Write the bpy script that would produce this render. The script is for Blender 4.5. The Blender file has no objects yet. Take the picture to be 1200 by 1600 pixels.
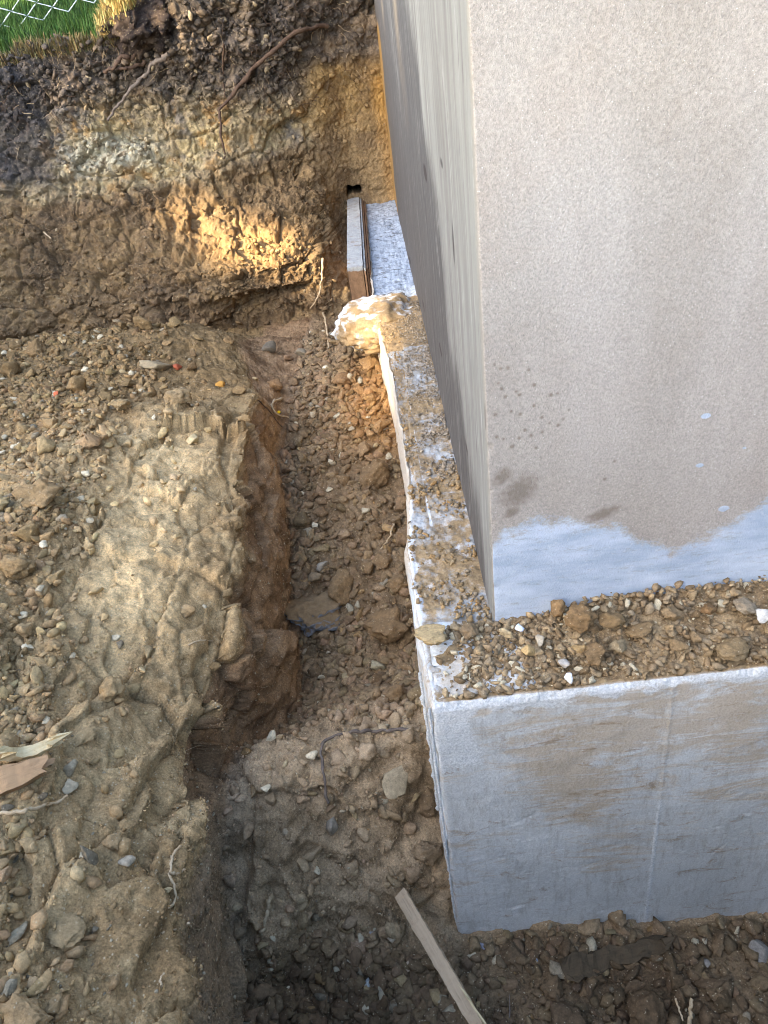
import bpy, bmesh, math, random
import numpy as np
from mathutils import Vector, Matrix, Euler
random.seed(7); RNG = np.random.default_rng(11)
S = bpy.context.scene
COL = S.collection

# ------------------------------------------------------------------ camera, sky, sun, exposure
FPX = 1160.0                                      # focal length in pixels of a 1200 x 1600 frame
M = np.array([[0.99243, -0.11798, -0.03410], [-0.04000, -0.57130, 0.81975], [-0.11600, -0.81220, -0.57170]])
U, _s, Vt = np.linalg.svd(np.array([[0.99243088, -0.118, -0.0341], [-0.040, -0.5712, 0.8200], [-0.1162, -0.8126, -0.5712]]))
M = U @ Vt                                        # columns: camera right, down, forward in world axes
cam_data = bpy.data.cameras.new('camera'); cam = bpy.data.objects.new('camera', cam_data); COL.objects.link(cam)
R3 = Matrix(((M[0, 0], -M[0, 1], -M[0, 2]), (M[1, 0], -M[1, 1], -M[1, 2]), (M[2, 0], -M[2, 1], -M[2, 2])))
cam.matrix_world = R3.to_4x4()
cam_data.sensor_fit = 'VERTICAL'; cam_data.sensor_height = 24; cam_data.lens = 24 * FPX / 1600
cam_data.clip_start = 0.02; cam_data.clip_end = 500
S.camera = cam

SUN_EL, SUN_AZ = math.radians(33), math.radians(232)      # azimuth clockwise from +Y
SUN = np.array([math.sin(SUN_AZ) * math.cos(SUN_EL), math.cos(SUN_AZ) * math.cos(SUN_EL), math.sin(SUN_EL)])
w = bpy.data.worlds.new('World'); S.world = w; w.use_nodes = True
nt = w.node_tree; nt.nodes.clear()
sky = nt.nodes.new('ShaderNodeTexSky'); sky.sky_type = 'NISHITA'; sky.sun_disc = False
sky.sun_elevation = SUN_EL; sky.sun_rotation = SUN_AZ; sky.air_density = 1.0; sky.dust_density = 2.0; sky.ozone_density = 1.0
bg = nt.nodes.new('ShaderNodeBackground'); bg.inputs['Strength'].default_value = 0.15
wo = nt.nodes.new('ShaderNodeOutputWorld')
nt.links.new(sky.outputs[0], bg.inputs[0]); nt.links.new(bg.outputs[0], wo.inputs[0])
sd = bpy.data.lights.new('sun', 'SUN'); sd.energy = 3.6; sd.angle = math.radians(0.55); sd.color = (1.0, 0.79, 0.50)
so = bpy.data.objects.new('sun', sd); COL.objects.link(so)
so.rotation_euler = Vector(SUN).to_track_quat('Z', 'Y').to_euler()
S.view_settings.view_transform = 'Standard'; S.view_settings.look = 'None'
S.view_settings.gamma = 1; S.view_settings.use_curve_mapping = False
S.view_settings.exposure = 2.7
S.cycles.filter_width = 1.0

# ------------------------------------------------------------------ helpers
def tag(o, label, cat, group=None, kind=None):
    if label: o['label'] = label
    if cat: o['category'] = cat
    if group: o['group'] = group
    if kind: o['kind'] = kind
    return o
def ray(p):
    r = M @ np.array([p[0] - 600.0, p[1] - 800.0, FPX]); return r
def onZ(p, z): r = ray(p); return r * (z / r[2])
def onY(p, y): r = ray(p); return r * (y / r[1])
def onX(p, x): r = ray(p); return r * (x / r[0])
def proj(P):
    v = np.asarray(P) @ M
    return np.stack([v[..., 0] / v[..., 2] * FPX + 600, v[..., 1] / v[..., 2] * FPX + 800, v[..., 2]], -1)

_perm = RNG.permutation(256); _perm = np.concatenate([_perm, _perm, _perm])
_g = RNG.normal(size=(256, 3)); _g /= np.linalg.norm(_g, axis=1)[:, None]; _g = _g.astype(np.float32)
def noise3(P):
    P = np.asarray(P, dtype=np.float32); fl = np.floor(P); i = fl.astype(np.int64) & 255; f = P - fl
    u = f * f * f * (f * (f * 6 - 15) + 10); out = 0
    for dx in (0, 1):
        wx = u[:, 0] if dx else 1 - u[:, 0]; a = _perm[(i[:, 0] + dx) & 255]
        for dy in (0, 1):
            wy = u[:, 1] if dy else 1 - u[:, 1]; b = _perm[a + ((i[:, 1] + dy) & 255)]
            for dz in (0, 1):
                wz = u[:, 2] if dz else 1 - u[:, 2]; h = _perm[b + ((i[:, 2] + dz) & 255)]
                g = _g[h]
                d = g[:, 0] * (f[:, 0] - dx) + g[:, 1] * (f[:, 1] - dy) + g[:, 2] * (f[:, 2] - dz)
                out = out + wx * wy * wz * d
    return out * 1.5
def fbm(P, freq, octs=4, gain=0.5, off=0.0):
    P = np.asarray(P, dtype=np.float32); s = 0; a = 1.0; t = 0
    for k in range(octs):
        s = s + a * noise3(P * (freq * 2.03 ** k) + off + 17.3 * k); t += a; a *= gain
    return s / t * 1.3
def ridge(P, freq, octs=3, off=0.0):
    P = np.asarray(P, dtype=np.float32); s = 0; a = 1.0; t = 0
    for k in range(octs):
        s = s + a * (1 - np.abs(noise3(P * (freq * 2.1 ** k) + off + 9.1 * k)) * 2); t += a; a *= 0.5
    return s / t
def worley(P, freq, seed=3):
    P = np.asarray(P, dtype=np.float32) * freq; c = np.floor(P).astype(np.int64); f1 = np.full(len(P), 9.0, np.float32); f2 = f1.copy(); hid = np.zeros(len(P)); vec = np.zeros_like(P)
    for dx in (-1, 0, 1):
        for dy in (-1, 0, 1):
            for dz in (-1, 0, 1):
                q = c + (dx, dy, dz)
                h = _perm[(_perm[(_perm[(q[:, 0] + seed) & 255] + q[:, 1]) & 255] + q[:, 2]) & 255]
                fp = q + 0.5 + 0.42 * _g[h]
                d = np.sqrt(((P - fp) ** 2).sum(1))
                m = d < f1
                f2 = np.where(m, f1, np.minimum(f2, d)); hid = np.where(m, h, hid); vec = np.where(m[:, None], P - fp, vec); f1 = np.where(m, d, f1)
    worley.vec = vec
    return f1, f2, hid / 255.0
def slabs(P, freq, st, seed, tilt=.25):
    """broken plates: every cell has its own height and tilt, with a crack at its border"""
    Q = np.asarray(P) * st + .05 / freq * 2.2 * np.stack([fbm(P, freq * 1.6, 4, .6, off=seed + a) for a in (1, 2, 3)], 1)
    f1, f2, h = worley(Q, freq, seed); g = _g[(h * 255).astype(int)]
    return (h - .5) * .7 + tilt * 1.1 * (worley.vec * g).sum(1), f2 - f1
def sstep(a, b, x):
    t = np.clip((x - a) / (b - a), 0, 1); return t * t * (3 - 2 * t)
def srgb(r, g, b):
    f = lambda c: (c / 255 / 12.92) if c / 255 <= 0.04045 else ((c / 255 + 0.055) / 1.055) ** 2.4
    return np.array([f(r), f(g), f(b)])
def mixc(c, k, m): m = np.clip(m, 0, 1)[:, None]; return c * (1 - m) + np.asarray(k) * m
def catmull(xs, vals, q):
    xs = np.asarray(xs, float); v = np.asarray(vals, float)
    m = np.gradient(v, xs, axis=0)
    d = np.diff(v, axis=0) / np.diff(xs).reshape(-1, *([1] * (v.ndim - 1)))
    for k in range(1, len(xs) - 1):
        m[k] = np.where(d[k - 1] * d[k] <= 0, 0, np.sign(d[k]) * np.minimum(np.abs(m[k]), 2 * np.minimum(abs(d[k - 1]), abs(d[k]))))
    j = np.clip(np.searchsorted(xs, q) - 1, 0, len(xs) - 2); h = xs[j + 1] - xs[j]; t = np.clip((q - xs[j]) / h, 0, 1)
    sh = (-1,) + (1,) * (v.ndim - 1); t = t.reshape(sh); h = h.reshape(sh)
    return v[j] * (2 * t**3 - 3 * t**2 + 1) + m[j] * h * (t**3 - 2 * t**2 + t) + v[j + 1] * (-2 * t**3 + 3 * t**2) + m[j + 1] * h * (t**3 - t**2)

def mesh_np(name, V, F, mat=None, col=None, smooth=True):
    V = np.asarray(V, np.float32); F = np.asarray(F, np.int32); me = bpy.data.meshes.new(name)
    me.vertices.add(len(V)); me.vertices.foreach_set('co', V.ravel())
    k = F.shape[1]; me.loops.add(F.size); me.loops.foreach_set('vertex_index', F.ravel())
    me.polygons.add(len(F)); me.polygons.foreach_set('loop_start', np.arange(0, F.size, k, dtype=np.int32))
    me.update(calc_edges=True)
    if smooth: me.polygons.foreach_set('use_smooth', np.ones(len(F), bool))
    if col is not None:
        a = me.color_attributes.new('Col', 'FLOAT_COLOR', 'POINT')
        a.data.foreach_set('color', np.concatenate([col, np.ones((len(col), 1))], 1).astype(np.float32).ravel())
    if mat: me.materials.append(mat)
    return me
def link(name, me, parent=None, loc=None):
    o = bpy.data.objects.new(name, me); COL.objects.link(o)
    if parent: o.parent = parent
    if loc is not None: o.location = loc
    return o
def empty(name, loc=(0, 0, 0)):
    o = bpy.data.objects.new(name, None); COL.objects.link(o); o.location = loc; o.empty_display_size = 0.05; return o
def gridF(nu, nv, keep=None):
    i, j = np.meshgrid(np.arange(nu - 1), np.arange(nv - 1), indexing='ij')
    a = (i * nv + j).ravel(); F = np.stack([a, a + nv, a + nv + 1, a + 1], 1)
    return F if keep is None else F[keep.ravel()]
def gnorm(G):
    du = np.gradient(G, axis=0); dv = np.gradient(G, axis=1)
    n = np.cross(du, dv); return n / np.maximum(np.linalg.norm(n, axis=2, keepdims=True), 1e-9)
def gsmooth(A, n, axis):
    k = np.exp(-0.5 * (np.arange(-2 * n, 2 * n + 1) / max(n * 0.8, .5)) ** 2); k /= k.sum()
    A = np.moveaxis(A, axis, 0); P = np.concatenate([np.repeat(A[:1], 2 * n, 0), A, np.repeat(A[-1:], 2 * n, 0)], 0)
    out = sum(P[q:q + len(A)] * k[q] for q in range(4 * n + 1)); return np.moveaxis(out, 0, axis)

# ------------------------------------------------------------------ materials
class NT:
    def __init__(s, name):
        s.m = bpy.data.materials.new(name); s.m.use_nodes = True; s.t = s.m.node_tree; s.t.nodes.clear()
        s.out = s.n('ShaderNodeOutputMaterial'); s.b = s.n('ShaderNodeBsdfPrincipled'); s.l(s.b.outputs[0], s.out.inputs[0])
        s.co = s.n('ShaderNodeTexCoord').outputs['Object']
    def n(s, t, **k):
        x = s.t.nodes.new(t)
        for a, v in k.items(): setattr(x, a, v)
        return x
    def l(s, a, b): s.t.links.new(a, b)
    def put(s, sock, v):
        if hasattr(v, 'is_linked') or isinstance(v, bpy.types.NodeSocket): s.l(v, sock)
        elif isinstance(v, (tuple, list, np.ndarray)): sock.default_value = tuple(v) + ((1,) if len(v) == 3 and len(sock.default_value) == 4 else ())
        else: sock.default_value = v
    def noise(s, scale, detail=4, rough=0.6, vec=None, dist=0):
        x = s.n('ShaderNodeTexNoise'); x.inputs['Scale'].default_value = scale; x.inputs['Detail'].default_value = detail
        x.inputs['Roughness'].default_value = rough; x.inputs['Distortion'].default_value = dist; s.l(vec or s.co, x.inputs['Vector']); return x.outputs[0]
    def voro(s, scale, feat='F1', out='Distance', vec=None, rnd=1):
        x = s.n('ShaderNodeTexVoronoi'); x.feature = feat; x.inputs['Scale'].default_value = scale; x.inputs['Randomness'].default_value = rnd; s.l(vec or s.co, x.inputs['Vector']); return x.outputs[out]
    def map(s, scale, rot=(0, 0, 0)):
        x = s.n('ShaderNodeMapping'); x.inputs['Scale'].default_value = scale; x.inputs['Rotation'].default_value = rot; s.l(s.co, x.inputs[0]); return x.outputs[0]
    def rng(s, v, a, b, c=0., d=1.):
        x = s.n('ShaderNodeMapRange'); x.clamp = True; s.l(v, x.inputs[0])
        for i, q in enumerate((a, b, c, d)): x.inputs[i + 1].default_value = q
        return x.outputs[0]
    def math(s, op, a, b=0.0):
        x = s.n('ShaderNodeMath'); x.operation = op; s.put(x.inputs[0], a); s.put(x.inputs[1], b); return x.outputs[0]
    def mix(s, f, a, b, mode='MIX'):
        x = s.n('ShaderNodeMix'); x.data_type = 'RGBA'; x.blend_type = mode; s.put(x.inputs[0], f); s.put(x.inputs[6], a); s.put(x.inputs[7], b); return x.outputs[2]
    def attr(s, name, out='Color', typ='GEOMETRY'):
        x = s.n('ShaderNodeAttribute'); x.attribute_name = name; x.attribute_type = typ; return x.outputs[out]
    def bump(s, h, strength=0.5, dist=0.01):
        x = s.n('ShaderNodeBump'); x.inputs['Strength'].default_value = strength; x.inputs['Distance'].default_value = dist; s.l(h, x.inputs['Height']); return x.outputs[0]
    def fin(s, col, rough=0.9, normal=None, spec=0.25):
        s.put(s.b.inputs['Base Color'], col); s.put(s.b.inputs['Roughness'], rough); s.b.inputs['Specular IOR Level'].default_value = spec
        if normal is not None: s.l(normal, s.b.inputs['Normal'])
        return s.m
def gray(v): return (v, v, v)

def soil_mat():
    t = NT('soil'); c = t.attr('Col')
    a = t.rng(t.noise(28, 6, 0.7), 0.3, 0.7, 0.68, 1.32)
    b = t.rng(t.noise(210, 4, 0.8), 0.3, 0.7, 0.5, 1.5)
    c = t.mix(1.0, c, t.math('MULTIPLY', a, b), 'MULTIPLY')
    sp = t.math('MULTIPLY', t.rng(t.voro(150), 0.30, 0.18), t.math('GREATER_THAN', t.noise(90, 2), 0.57))
    c = t.mix(t.math('MULTIPLY', sp, 0.8), c, srgb(196, 182, 152))
    h = t.math('ADD', t.math('MULTIPLY', t.noise(70, 8, 0.75), 1.0), t.math('MULTIPLY', t.noise(320, 3, 0.7), 0.28))
    return t.fin(c, 0.95, t.bump(h, 0.75, 0.012), 0.12)
def clod_mat(name='clod', typ='OBJECT', stone=False):
    t = NT(name)
    if typ == 'OBJECT': c = t.n('ShaderNodeObjectInfo').outputs['Color']
    else: c = t.attr('tint', 'Color', 'INSTANCER')
    g = t.n('ShaderNodeNewGeometry').outputs['Position']
    a = t.rng(t.noise(110, 6, 0.8, g), 0.3, 0.7, 0.55, 1.45)
    c = t.mix(1.0, c, a, 'MULTIPLY')
    if not stone:
        sp = t.math('MULTIPLY', t.rng(t.voro(190, vec=g), 0.3, 0.18), t.math('GREATER_THAN', t.noise(90, 2, vec=g), 0.57))
        c = t.mix(t.math('MULTIPLY', sp, 0.65), c, srgb(200, 186, 156))
    h = t.noise(120, 8, 0.8, g)
    return t.fin(c, 0.93 if not stone else 0.7, t.bump(h, 0.7 if not stone else 0.3, 0.01), 0.15)
SOIL = soil_mat(); CLOD = clod_mat(); STONE = clod_mat('stone', stone=True); PEB = clod_mat('pebble', 'INSTANCER')

# ================================================================== THE EXCAVATION: loft of cross sections along y
# each section: y, then (x, z) at 14 keys from the far left of the bench, over its edge, down the trench face to the floor and off to the right
SEC = [
 (-0.60, [(-3.4,-.92),(-1.9,-.95),(-1.25,-.98),(-.82,-1.02),(-.58,-1.04),(-.36,-1.06),(-.35,-1.22),(-.36,-1.42),(-.40,-1.62),(-.42,-1.76),(-.20,-1.74),(.03,-1.74),(.8,-1.74),(3.2,-1.7)]),
 (0.30,  [(-3.4,-.92),(-1.9,-.95),(-1.25,-.98),(-.82,-1.02),(-.58,-1.05),(-.37,-1.07),(-.355,-1.22),(-.36,-1.42),(-.40,-1.62),(-.42,-1.78),(-.20,-1.76),(.03,-1.76),(.8,-1.76),(3.2,-1.72)]),
 (0.55,  [(-3.4,-.92),(-1.9,-.95),(-1.25,-.98),(-.84,-1.01),(-.64,-1.08),(-.425,-1.18),(-.41,-1.28),(-.42,-1.45),(-.44,-1.62),(-.46,-1.80),(-.22,-1.79),(.03,-1.79),(.8,-1.79),(3.2,-1.75)]),
 (0.75,  [(-3.4,-.92),(-1.9,-.95),(-1.25,-.98),(-.86,-1.01),(-.70,-1.09),(-.48,-1.21),(-.475,-1.31),(-.49,-1.47),(-.51,-1.64),(-.51,-1.80),(-.26,-1.80),(.03,-1.80),(.8,-1.81),(3.2,-1.77)]),
 (0.84,  [(-3.4,-.92),(-1.9,-.95),(-1.25,-.98),(-.88,-1.01),(-.72,-1.09),(-.485,-1.22),(-.485,-1.32),(-.50,-1.46),(-.52,-1.60),(-.50,-1.70),(-.26,-1.76),(.03,-1.80),(.8,-1.84),(3.2,-1.8)]),
 (0.93,  [(-3.4,-.92),(-1.9,-.95),(-1.25,-.98),(-.89,-1.01),(-.73,-1.08),(-.485,-1.22),(-.485,-1.31),(-.50,-1.42),(-.515,-1.50),(-.49,-1.54),(-.25,-1.62),(.03,-1.76),(.8,-1.85),(3.2,-1.8)]),
 (1.00,  [(-3.4,-.92),(-1.9,-.95),(-1.25,-.98),(-.90,-1.00),(-.74,-1.07),(-.48,-1.23),(-.48,-1.30),(-.49,-1.38),(-.50,-1.43),(-.47,-1.45),(-.23,-1.50),(.03,-1.68),(.8,-1.86),(3.2,-1.8)]),
 (1.07,  [(-3.4,-.92),(-1.9,-.95),(-1.25,-.98),(-.91,-.99),(-.75,-1.07),(-.475,-1.24),(-.475,-1.29),(-.48,-1.35),(-.49,-1.39),(-.46,-1.41),(-.22,-1.44),(.03,-1.57),(.8,-1.7),(3.2,-1.7)]),
 (1.17,  [(-3.4,-.92),(-1.9,-.95),(-1.25,-.98),(-.92,-.99),(-.77,-1.06),(-.47,-1.24),(-.46,-1.30),(-.47,-1.37),(-.48,-1.42),(-.45,-1.44),(-.20,-1.42),(.03,-1.48),(.8,-1.6),(3.2,-1.7)]),
 (1.29,  [(-3.4,-.92),(-1.9,-.95),(-1.25,-.98),(-.95,-.98),(-.78,-1.05),(-.455,-1.20),(-.43,-1.30),(-.42,-1.42),(-.435,-1.54),(-.40,-1.58),(-.18,-1.48),(.03,-1.48),(.8,-1.6),(3.2,-1.7)]),
 (1.45,  [(-3.4,-.92),(-1.9,-.95),(-1.28,-.97),(-.98,-.97),(-.80,-1.04),(-.46,-1.14),(-.41,-1.26),(-.375,-1.42),(-.385,-1.57),(-.365,-1.62),(-.18,-1.57),(.03,-1.54),(.8,-1.6),(3.2,-1.7)]),
 (1.75,  [(-3.4,-.92),(-1.9,-.95),(-1.30,-.97),(-1.00,-.96),(-.84,-1.02),(-.47,-1.12),(-.425,-1.24),(-.395,-1.37),(-.41,-1.49),(-.39,-1.53),(-.18,-1.50),(.03,-1.47),(.8,-1.6),(3.2,-1.7)]),
 (2.05,  [(-3.4,-.92),(-1.9,-.96),(-1.34,-.98),(-1.02,-.97),(-.86,-1.00),(-.48,-1.09),(-.445,-1.19),(-.42,-1.30),(-.43,-1.40),(-.41,-1.43),(-.18,-1.42),(.03,-1.41),(.8,-1.6),(3.2,-1.7)]),
 (2.35,  [(-3.4,-.94),(-1.9,-.98),(-1.38,-1.0),(-1.04,-1.0),(-.86,-1.04),(-.49,-1.10),(-.465,-1.16),(-.445,-1.24),(-.445,-1.31),(-.42,-1.33),(-.18,-1.34),(.03,-1.34),(.8,-1.6),(3.2,-1.7)]),
 (2.60,  [(-3.4,-.96),(-1.9,-1.0),(-1.40,-1.01),(-1.06,-1.02),(-.86,-1.06),(-.54,-1.14),(-.50,-1.17),(-.46,-1.20),(-.44,-1.24),(-.40,-1.26),(-.18,-1.25),(.03,-1.20),(.8,-1.6),(3.2,-1.7)]),
 (2.95,  [(-3.4,-1.0),(-1.9,-1.02),(-1.45,-1.01),(-1.10,-1.0),(-.86,-1.03),(-.66,-1.11),(-.58,-1.16),(-.50,-1.20),(-.44,-1.22),(-.38,-1.23),(-.20,-1.21),(-.02,-1.12),(.8,-1.6),(3.2,-1.7)]),
 (3.25,  [(-3.4,-1.12),(-1.9,-1.14),(-1.45,-1.12),(-1.10,-1.10),(-.86,-1.14),(-.66,-1.21),(-.58,-1.25),(-.50,-1.27),(-.44,-1.28),(-.38,-1.28),(-.24,-1.27),(-.10,-1.2),(.8,-1.6),(3.2,-1.7)]),
 (3.65,  [(-3.4,-1.35),(-1.9,-1.35),(-1.45,-1.34),(-1.10,-1.34),(-.86,-1.34),(-.66,-1.34),(-.58,-1.34),(-.50,-1.34),(-.44,-1.34),(-.38,-1.34),(-.24,-1.34),(-.10,-1.3),(.8,-1.6),(3.2,-1.7)]),
 (4.40,  [(-3.4,-1.4),(-1.9,-1.4),(-1.45,-1.4),(-1.10,-1.4),(-.86,-1.4),(-.66,-1.4),(-.58,-1.4),(-.50,-1.4),(-.44,-1.4),(-.38,-1.4),(-.24,-1.4),(-.10,-1.4),(.8,-1.6),(3.2,-1.7)]),
]
CNT = [36, 74, 110, 66, 64, 34, 32, 28, 22, 76, 76, 100, 40]
ys_key = [s[0] for s in SEC]; K = np.array([s[1] for s in SEC])
NY = 800
tt = np.linspace(0, 1, 4000); yy = -0.6 + 5.0 * tt; dens = 1 / (0.35 + 0.25 * np.maximum(yy, 0) ** 1.3); dens[yy < 0.3] *= 0.35
cum = np.cumsum(dens); cum = (cum - cum[0]) / (cum[-1] - cum[0]); yv = np.interp(np.linspace(0, 1, NY), cum, yy)
sec = catmull(ys_key, K, yv)                                  # NY x 14 x 2
segs = []; crumb_k = [1, 1, 1, .9, .30, .18, .15, .2, .25, .8, 1, 1, 1, 1]; cr = []; kk = []
for s_, n_ in enumerate(CNT):
    t = np.linspace(0, 1, n_ + (s_ == len(CNT) - 1), endpoint=(s_ == len(CNT) - 1))[None, :, None]
    segs.append(sec[:, s_:s_ + 1] * (1 - t) + sec[:, s_ + 1:s_ + 2] * t); cr.append(crumb_k[s_] * (1 - t[0, :, 0]) + crumb_k[s_ + 1] * t[0, :, 0]); kk.append(s_ + t[0, :, 0])
prof = np.concatenate(segs, 1); crumb = np.concatenate(cr); ku = np.concatenate(kk); NU = prof.shape[1]
prof = gsmooth(prof, 3, 1)
G = np.zeros((NY, NU, 3)); G[..., 0] = prof[..., 0]; G[..., 1] = yv[:, None]; G[..., 2] = prof[..., 1]
# a wavy trench edge: shift x along the face
Pm = np.stack([np.zeros(NY), yv, np.zeros(NY)], 1)
edge_w = np.interp(ku, [3.5, 5, 8, 9.5], [0, 1, .8, 0])
G[..., 0] += (0.035 * fbm(Pm, 3.2, 4, off=5))[:, None] * edge_w[None] 
P0 = G.reshape(-1, 3); N0 = -gnorm(G)
if N0[NY // 2, 40, 2] < 0: N0 = -N0
N0f = N0.reshape(-1, 3)
kuf = np.tile(ku, NY); crf = np.tile(crumb, NY); yf = P0[:, 1]
# how crumbly (loose crumbs) or clay-like (cut, smooth, broken slabs) each spot is
pale = sstep(.45, 1.15, 1 - np.abs((P0[:, 0] + .70) / .42)) * sstep(1.05, 1.4, yf) * (1 - sstep(1.95, 2.3, yf)) * (kuf < 5.6)
crf = crf * np.where(kuf < 5, 1 - .55 * sstep(.0, .8, fbm(P0, 2.2, 3, off=31) * 1.6 + .15), 1)
mound = sstep(.78, .88, yf) * (1 - sstep(1.14, 1.30, yf)) * sstep(8.3, 9.2, kuf)
crf = crf * (1 - .65 * mound)
fl = sstep(8.6, 9.4, kuf)
d = 0.030 * fbm(P0, 3.1, 3, off=1) + 0.016 * fbm(P0, 9, 3, off=2)
d += (0.0065 + .004 * (kuf < 5.5)) * fbm(P0, 34, 3, .62, off=3) + 0.0022 * fbm(P0, 130, 2, off=4)
f1, f2, _h = worley(P0 + 0.012 * np.stack([fbm(P0, 30, 2, off=a) for a in (41, 42, 43)], 1), 26)
d += crf * (0.015 * (0.55 - f1) + 0.006 * np.minimum(f2 - f1, .25))
f1b, f2b, _h2 = worley(P0, 62, 8)
d += crf * 0.006 * (0.5 - f1b)
# broken clay slabs: stepped relief on the shoulder and the cut face
tn = fbm(P0 * [1.0, 1.0, 1.6], 3.3, 4, .55, off=12) * 3.2 + fbm(P0, 12, 2, off=19) * .35
stepv = np.floor(tn) + sstep(.78, 1.0, tn - np.floor(tn))
clay = (1 - crf * .8) * np.interp(kuf, [2.7, 3.4, 5, 6, 8, 9, 14], [.1, .9, 1, .9, .8, .1, .1])
sl, ed = slabs(P0, 3.4, [1.5, .8, 1.0], 5, 1.0); sl2, ed2 = slabs(P0, 10, [1.4, .8, 1.0], 9, 1.0)
clay = clay * (1 - .85 * sstep(2.05, 2.4, yf))
d += clay * (0.060 * sl + .024 * sl2 - .020 * np.exp(-ed / .03) - .006 * np.exp(-ed2 / .04)) + clay * 0.003 * (stepv - tn * .55)
rg = ridge(P0 * [1, .7, .55], 9, 4, off=22)
d += clay * 0.010 * (rg - .5)
# mound on the near floor: a firm lump with an eroded lip
d += mound * (0.045 * (ridge(P0, 4.2, 3, off=28) - .55) + .030 * sl + .008 * sl2 - .004 * np.exp(-ed / .06) + .024 * fbm(P0, 11, 4, .62, off=29))
d *= np.where(yf < .25, .8, 1)
P1 = P0 + N0f * d[:, None]
G1 = P1.reshape(NY, NU, 3)
# colours (albedo): pale dry clay on the shoulder, ochre cut face, brown loose fill, near floor darkened for moist soil and for light falloff
n1 = fbm(P1, 2.4, 4, off=51); n2 = fbm(P1, 8, 4, .6, off=52); n3 = fbm(P1, 30, 3, .6, off=53)
c = np.tile(srgb(150, 128, 94), (len(P1), 1))
c = mixc(c, srgb(124, 103, 73), sstep(-.2, .5, n1 + .4 * n2))
c = mixc(c, srgb(168, 148, 112), sstep(.0, .5, n2 + .3 * n3) * .6)
c = mixc(c, srgb(204, 180, 137), np.clip(pale * 1.1 + .35 * n2 * pale, 0, 1) * .85)
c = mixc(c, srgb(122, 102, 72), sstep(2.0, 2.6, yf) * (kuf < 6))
face = sstep(5.1, 5.7, kuf) * (1 - sstep(8.8, 9.3, kuf))
c = mixc(c, mixc(np.tile(srgb(150, 118, 78), (len(P1), 1)), srgb(118, 88, 54), sstep(-.3, .4, n2 + .4 * n3)), face * sstep(.75, 1.1, yf))
c = mixc(c, srgb(134, 112, 82), face * (1 - sstep(.75, 1.1, yf)))
fc = mixc(np.tile(srgb(140, 117, 86), (len(P1), 1)), srgb(115, 94, 67), sstep(-.3, .4, n2 + .3 * n3))
c = mixc(c, fc, fl)
c = mixc(c, mixc(np.tile(srgb(176, 152, 118), (len(P1), 1)), srgb(148, 126, 95), sstep(-.2, .4, n2 + .4 * n3)), mound * .9)
moist = sstep(.88, .76, yf) * sstep(8.4, 9.2, kuf)  # moist near floor, with the light falloff down there put into its colour
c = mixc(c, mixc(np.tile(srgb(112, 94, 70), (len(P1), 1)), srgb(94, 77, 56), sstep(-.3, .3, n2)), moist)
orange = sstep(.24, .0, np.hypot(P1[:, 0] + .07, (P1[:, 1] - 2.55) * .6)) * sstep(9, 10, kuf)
c = mixc(c, srgb(172, 126, 66), orange * .8)  # warm sunlit patch beside the footing put into the soil colour
lum_ = (c @ [.3, .6, .1])[:, None]; c = c + (lum_ - c) * (.22 * (face + fl * .5))[:, None]
c = c * (1 - fl[:, None] * np.array([.10, .10, .11]))
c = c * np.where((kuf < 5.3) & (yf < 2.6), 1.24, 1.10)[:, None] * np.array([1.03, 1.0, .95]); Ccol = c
yc = G1[:-1, :-1, 1]; xc = G1[:-1, :-1, 0]
keep = ~((xc > .10) & (yc > 1.0))
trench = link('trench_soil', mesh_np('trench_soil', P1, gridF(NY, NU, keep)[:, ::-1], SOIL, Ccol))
tag(trench, 'dug brown soil with a flat bench, a sheer cut face and a crumbly trench floor', 'soil', kind='structure')

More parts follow.
